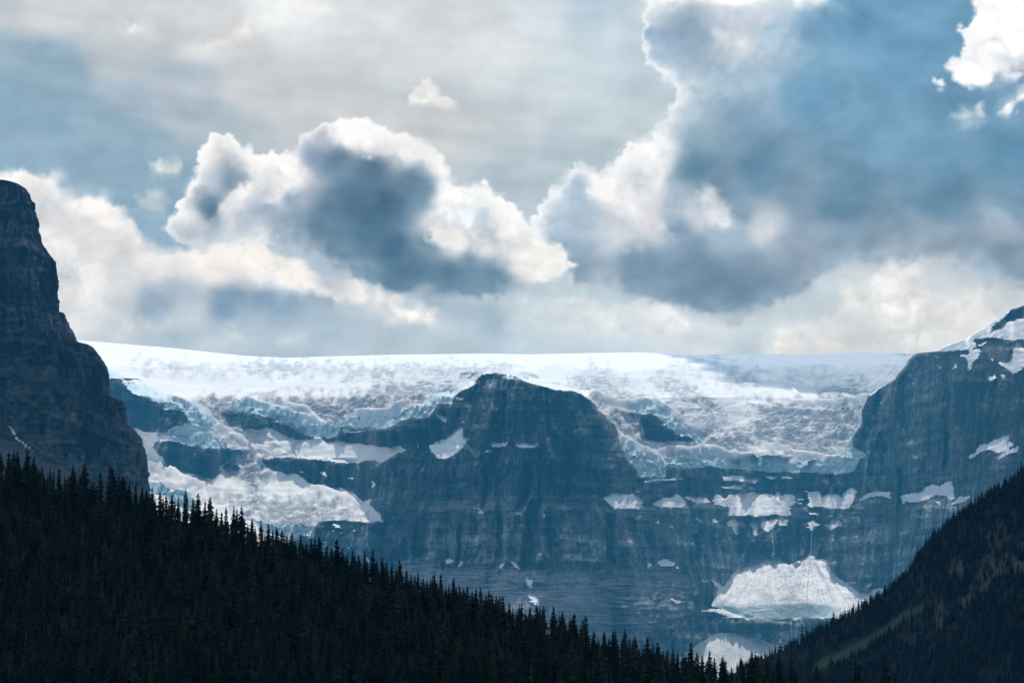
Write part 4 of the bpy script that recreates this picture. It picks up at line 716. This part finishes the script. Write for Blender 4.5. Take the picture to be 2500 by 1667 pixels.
LAB={67:'broad tall spruce near the left frame edge, highest on the left ridge line',178:'slim spruce standing against the scree of the left peak, left of a taller twin',206:'slim pointed spruce against the left peak scree, right of its twin',270:'dense broad spruce clump-like tree rising highest just left of the glacier foot',
454:'lone tall spruce with dark tiered crown standing against the white glacier foot',484:'thin spruce right of the lone tall one, against pale ice',514:'spruce second right of the lone tall one on the ridge against grey ice',551:'leftmost of the three spruces in front of the curved ice shelf',570:'middle, see-through spruce of the three in front of the curved ice shelf',590:'rightmost of the three spruces in front of the curved ice shelf',
638:'full-crowned spruce just past the end of the bright ice shelf',781:'tall spruce where the lower ice ends and blue rock begins',823:'isolated narrow spire of a spruce against blue rock',910:'tall pointed spruce rising beside the thin waterfall on the ridge',934:'wide spruce just right of the tall pointed one by the thin waterfall',977:'rounded-top spruce standing out on the descending ridge against haze',
1061:'first of two matching thin spruces on the mid ridge',1077:'second of two matching thin spruces on the mid ridge',1108:'club-topped skinny spruce on the mid ridge',1194:'shaggy heavy-topped spruce left of the oval snow patch',1293:'dark spruce straight below the downward pointing snow gully patch',1318:'spruce directly beneath the oval snow patch',1350:'regular cone-shaped spruce right of the oval snow patch',
1422:'spruce with a narrow spire halfway between oval snow patch and valley notch',1499:'thin forked-top spruce near the valley notch',1551:'broad full spruce before the blue rock left of the snow cone',1581:'tall conical spruce left of the lowest snow cone',1607:'spruce second left of the lowest snow cone',1687:'tall airy spruce overlapping the left edge of the lowest snow cone',1715:'small spruce in front of the lowest snow cone, left one',1730:'taller spruce in front of the middle of the lowest snow cone',1745:'bushy spruce right beside the taller one before the snow cone',1836:'slim spire of a spruce at the right edge of the lowest snow cone',
1993:'nearest dark spruce rising alone in front of the right hill at the bottom edge',1939:'black spruce at the bottom edge, left of the lone tallest one before the right hill'}
SH={67:'the broad far left spruce',178:'the slim left twin spruce',206:'the slim right twin spruce',270:'the dense peak-side spruce',454:'the lone tall spruce before the ice',484:'the thin spruce before pale ice',514:'the thin spruce before grey ice',551:'the trio before the ice shelf',570:'the see-through trio spruce',590:'the trio before the ice shelf',638:'the full-crowned shelf-side spruce',781:'the tall spruce at the ice end',823:'the isolated narrow spire',910:'the tall waterfall-side spruce',934:'the wide spruce near the thin waterfall',977:'the rounded-top spruce',1061:'the matching thin pair',1077:'the matching thin pair',1108:'the club-topped skinny spruce',1194:'the shaggy heavy-topped spruce',1293:'the spruce below the snow gully',1318:'the spruce beneath the oval snow patch',1350:'the regular cone-shaped spruce',1422:'the narrow-spired spruce',1499:'the thin forked-top spruce',1551:'the broad spruce before blue rock',1581:'the tall conical spruce',1607:'the spruce left of the snow cone',1687:'the airy spruce at the snow cone',1715:'the small spruce before the snow cone',1730:'the taller spruce before the snow cone',1745:'the bushy spruce before the snow cone',1836:'the slim spire right of the snow cone',1939:'the black bottom edge spruce',1993:'the lone near spruce at right'}
ALLU=[a for a,b in TOPS]
def ridge_label(u):
    k=min(SH,key=lambda a:abs(a-u)); n=abs(ALLU.index(k)-ALLU.index(u)); sd='left' if u<k else 'right'
    return 'dark ridge spruce %s to the %s of %s'%(['next','next','second','third','fourth','fifth','sixth','seventh','eighth'][min(n,8)],sd,SH[k])
def slope_label(u,v,H):
    k=min(SH,key=lambda a:abs(a-u)); vc=float(np.interp(u,*zip(*CR_L))); f=(v-vc)/(1722-vc)
    dx='left below' if u<k-14 else 'right below' if u>k+14 else 'straight below'
    return '%s spruce %s %s %s'%('tall' if H>6.75 else 'middling' if H>6.2 else 'short','high on the slope' if f<.33 else 'at mid slope' if f<.62 else 'low in the forest',dx,SH[k])
def single(u,D,v_base,H,label,group,gen):
    x,y,z=P3(np.array(u*1.0),np.array(v_base*1.0),np.array(D*1.0))
    o=bpy.data.objects.new('spruce_tree',None); COL.objects.link(o); o.location=(x,y,z); s=H; wd=gen.uniform(.9,1.25)
    o.scale=(s*wd,s*wd,s); o.rotation_euler=(gen.uniform(-.02,.02),gen.uniform(-.02,.02),gen.uniform(0,6.28)); o.empty_display_size=.1
    tag(o,label,'tree',group)
    c=bpy.data.objects.new('crown',gen.choice(crown_me)); c.parent=o; COL.objects.link(c)
    k=bpy.data.objects.new('trunk',TR_ME); k.parent=o; COL.objects.link(k)
gen=random.Random(21); count=0
for u,vt in TOPS:
    t_=gen.uniform(0.0,.05); v,D=hillL(np.array([u*1.0]),np.array([t_])); v=float(v[0]);D=float(D[0])
    H=(v+6-vt)*D/F
    if u in LAB: lb=LAB[u]
    else:
        lb=ridge_label(u)
    single(u,D,v+6,H,lb,'spruces standing on the ridge line',gen); count+=1
# crowd below the crest
def scatter(fn,u0,u1,n,gen_,dens=None):
    r=np.random.RandomState(gen_); u=r.uniform(u0,u1,n*3); t=r.uniform(0,1,n*3)
    vc,_=fn(u,t*0); v,D=fn(u,t); w=(1722-vc)*D; keep=r.uniform(0,1,n*3)<w/w.max()
    if dens is not None: keep&=r.uniform(0,1,n*3)<dens(u,v)
    u,t,v,D=u[keep][:n],t[keep][:n],v[keep][:n],D[keep][:n]; return u,t,v,D
def joined(name,u,v,D,H,tint,temps,seed,label,mat):
    r=np.random.RandomState(seed); Vs=[];Fs=[];Ts=[];off=0
    P=P3(u,v,D); ch=r.randint(0,len(temps),len(u)); rot=r.uniform(0,6.28,len(u)); wd=r.uniform(.85,1.25,len(u))
    for k,(tv,tf) in enumerate(temps):
        i=np.where(ch==k)[0]
        if not len(i): continue
        c,s=np.cos(rot[i])[:,None],np.sin(rot[i])[:,None]; x,y,z=tv[:,0][None],tv[:,1][None],tv[:,2][None]
        h=H[i][:,None]; w=(h*wd[i][:,None]); lx=r.normal(0,.02,(len(i),1))
        A=np.stack([P[i,0][:,None]+(c*x-s*y)*w+lx*z*h,P[i,1][:,None]+(s*x+c*y)*w,P[i,2][:,None]+z*h],-1)
        Vs.append(A.reshape(-1,3)); Fs.append((tf[None]+(np.arange(len(i))*len(tv))[:,None,None]).reshape(-1,3)+off); Ts.append(np.repeat(tint[i],len(tv))); off+=len(i)*len(tv)
    o=add(name,mesh_np(name,np.concatenate(Vs),np.concatenate(Fs),{'tint':('FLOAT',np.concatenate(Ts))},smooth=False,tris=True),mat)
    tag(o,label,'forest',kind='stuff')
r_=np.random.RandomState(5)
u,t,v,D=scatter(hillL,-120,2250,3600,31); H=KL*r_.uniform(9,19,len(u))*(1-.25*(r_.uniform(0,1,len(u))<.2))
H=np.where(t<.06,np.minimum(H,13*KL),H); tint=r_.uniform(0,1,len(u))**1.25
inv=(u>10)&(u<2150)&(v-H*F/D<1640)&(t>.1)
rank=np.where(inv,H/D,0); top=np.argsort(-rank)[:300-count]
zones=[(0,600,'large dark spruce in the left part of the near forest, below the ridge row'),(600,1250,'large dark spruce in the middle of the near forest, below the ridge row'),(1250,9999,'large dark spruce in the right tip of the near forest, below the ridge row')]
for i in top: single(u[i],D[i],v[i]+3,H[i]*1.05,slope_label(u[i],v[i],H[i]),'spruces within the near forest',gen)
m=np.ones(len(u),bool); m[top]=False
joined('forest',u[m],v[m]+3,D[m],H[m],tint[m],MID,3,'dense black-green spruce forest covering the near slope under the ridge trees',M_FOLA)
# right hill
def dR(u,v): return (1-.93*meadow(u,v))*(1-.55*barren(u,v))
u,t,v,D=scatter(hillR,1620,2950,6600,33,dR); H=KR*r_.uniform(7,15,len(u)); H=np.where(meadow(u,v)>.1,3,H)
bz=barren(u,v)>.3; tint=np.where(bz&(r_.uniform(0,1,len(u))<.5),1.0,r_.uniform(0,.85,len(u))**1.2)
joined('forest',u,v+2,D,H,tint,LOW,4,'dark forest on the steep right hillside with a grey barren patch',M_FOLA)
RT=[(2494,1119),(2478,1141),(2466,1152),(2456,1160),(2440,1172),(2426,1180),(2413,1186),(2396,1195),(2380,1200),(2364,1219),(2350,1228),(2340,1235),(2328,1241),(2313,1257),(2301,1266),(2290,1280),(2279,1287),(2268,1295),(2262,1302),(2248,1326),(2241,1328),(2232,1352),(2219,1374),(2206,1393),(2195,1402),(2183,1409),(2172,1418),(2162,1423),(2147,1435),(2142,1437),(2124,1449),(2114,1456),(2104,1453),(2096,1458),(2080,1480),(2072,1487),(2063,1481),(2050,1497),(2034,1485),(2038,1493),(2015,1515),(2002,1511),(1992,1515),(1984,1520),(1978,1529),(1969,1520),(1958,1518),(1948,1553),(1939,1546),(1929,1552),(1920,1566),(1908,1567),(1894,1568),(1879,1574),(1867,1586),(1858,1598)]
ru=np.array([a for a,b in RT],float); rv=np.array([b for a,b in RT],float); vc,Dc=hillR(ru,ru*0+.01)
joined('forest_edge',ru,vc+4,Dc,(vc+4-rv)*Dc/F,r_.uniform(0,.5,len(ru)),[(a,b) for a,b in MID],6,'row of small spruces along the crest of the right hill',M_FOLA)
u2=np.random.RandomState(8).uniform(1800,2520,260); v2,D2=hillR(u2,u2*0+.004); joined('forest_edge',u2,v2+3,D2,np.random.RandomState(9).uniform(4,8.6,260),u2*0+.3,LOW,7,'low fringe of trees along the crest of the right hill',M_FOLA)
print('trees',time.time()-T0)
# ------------------------------------------------------------------ unseen clouds placed above the frame to shade the forest, left peak and right ice
def cloud(center,size,label,seed,mat=None):
    vv=[];ff=[];r=random.Random(seed); n=40;m=20;off=0
    V=[]
    for i in range(m+1):
        for j in range(n):
            th=math.pi*i/m; ph=2*math.pi*j/n; V.append((math.sin(th)*math.cos(ph),math.sin(th)*math.sin(ph),math.cos(th)))
    V=np.array(V); A=V*1.0; nn=fbm(V[:,0]*2.2+V[:,2]*1.3+seed,V[:,1]*2.2-V[:,2]*.9,4,seed,.55,2)
    A=V*(1+.22*nn)[:,None]; A[:,2]=np.where(A[:,2]<0,A[:,2]*.35,A[:,2]); A=A*np.array(size)+np.array(center)
    f=[(i*n+j,(i+1)*n+j,(i+1)*n+(j+1)%n,i*n+(j+1)%n) for i in range(m) for j in range(n)]
    tag(add('cloud',mesh_np('cloud',A,np.array(f)),mat or M_CLOUD),label,'cloud','cumulus clouds above the valley')
t=NT('cloud_body'); M_CLOUD=t.bsdf((.9,.9,.9),1.0,spec=0)
t=NT('thin_cloud_body'); d=t.n('ShaderNodeBsdfDiffuse'); d.inputs[0].default_value=(.9,.9,.9,1); tr=t.n('ShaderNodeBsdfTransparent'); m=t.n('ShaderNodeMixShader'); m.inputs[0].default_value=.42; t.l(tr.outputs[0],m.inputs[1]); t.l(d.outputs[0],m.inputs[2]); t.l(m.outputs[0],t.out.inputs[0]); M_THIN=t.m
def along(p,alt): k=(alt-p[2])/SDIR.z; return (p[0]+SDIR.x*k,p[1]+SDIR.y*k,alt)
cloud(along((0,450,40),2700),(1300,1500,260),'large cumulus over the near forest, above the frame',1)
cloud(along((500,1750,150),2750),(780,700,240),'smaller cumulus over the right hillside, above the frame',2)
cloud(along(((2290-1250)/F*10600,10500,1470),5400),(1150,2300,300),'cumulus over the right end of the ice field, above the frame',3,M_THIN)
cloud(along((-850,3500,470),3700),(1000,1250,280),'unseen cumulus added above the frame to shade the left peak',4)  # added to keep direct sun off the peak's faces
# ------------------------------------------------------------------ haze
hb=np.array([(x,y,z) for z in (-33,HAZE_TOP) for x,y in ((-19100,-19100),(19100,-19100),(19100,19100),(-19100,19100))],float)
me=bpy.data.meshes.new('haze'); me.from_pydata([tuple(p) for p in hb],[],[(3,2,1,0),(4,5,6,7),(0,1,5,4),(1,2,6,5),(2,3,7,6),(3,0,4,7)]); me.update()
t=NT('haze_air'); pv=t.n('ShaderNodeVolumePrincipled'); pv.inputs['Color'].default_value=HAZE_COL; pv.inputs['Density'].default_value=HAZE; pv.inputs['Anisotropy'].default_value=HAZE_G
t.l(pv.outputs[0],t.out.inputs['Volume']); tag(add('haze',me,t.m),'blue air haze filling the valley',kind='stuff')
print('MAXZ',MX[...,2].max()); assert MX[...,2].max()<HAZE_TOP-5
print('max z',MX[...,2].max(),'done',time.time()-T0)
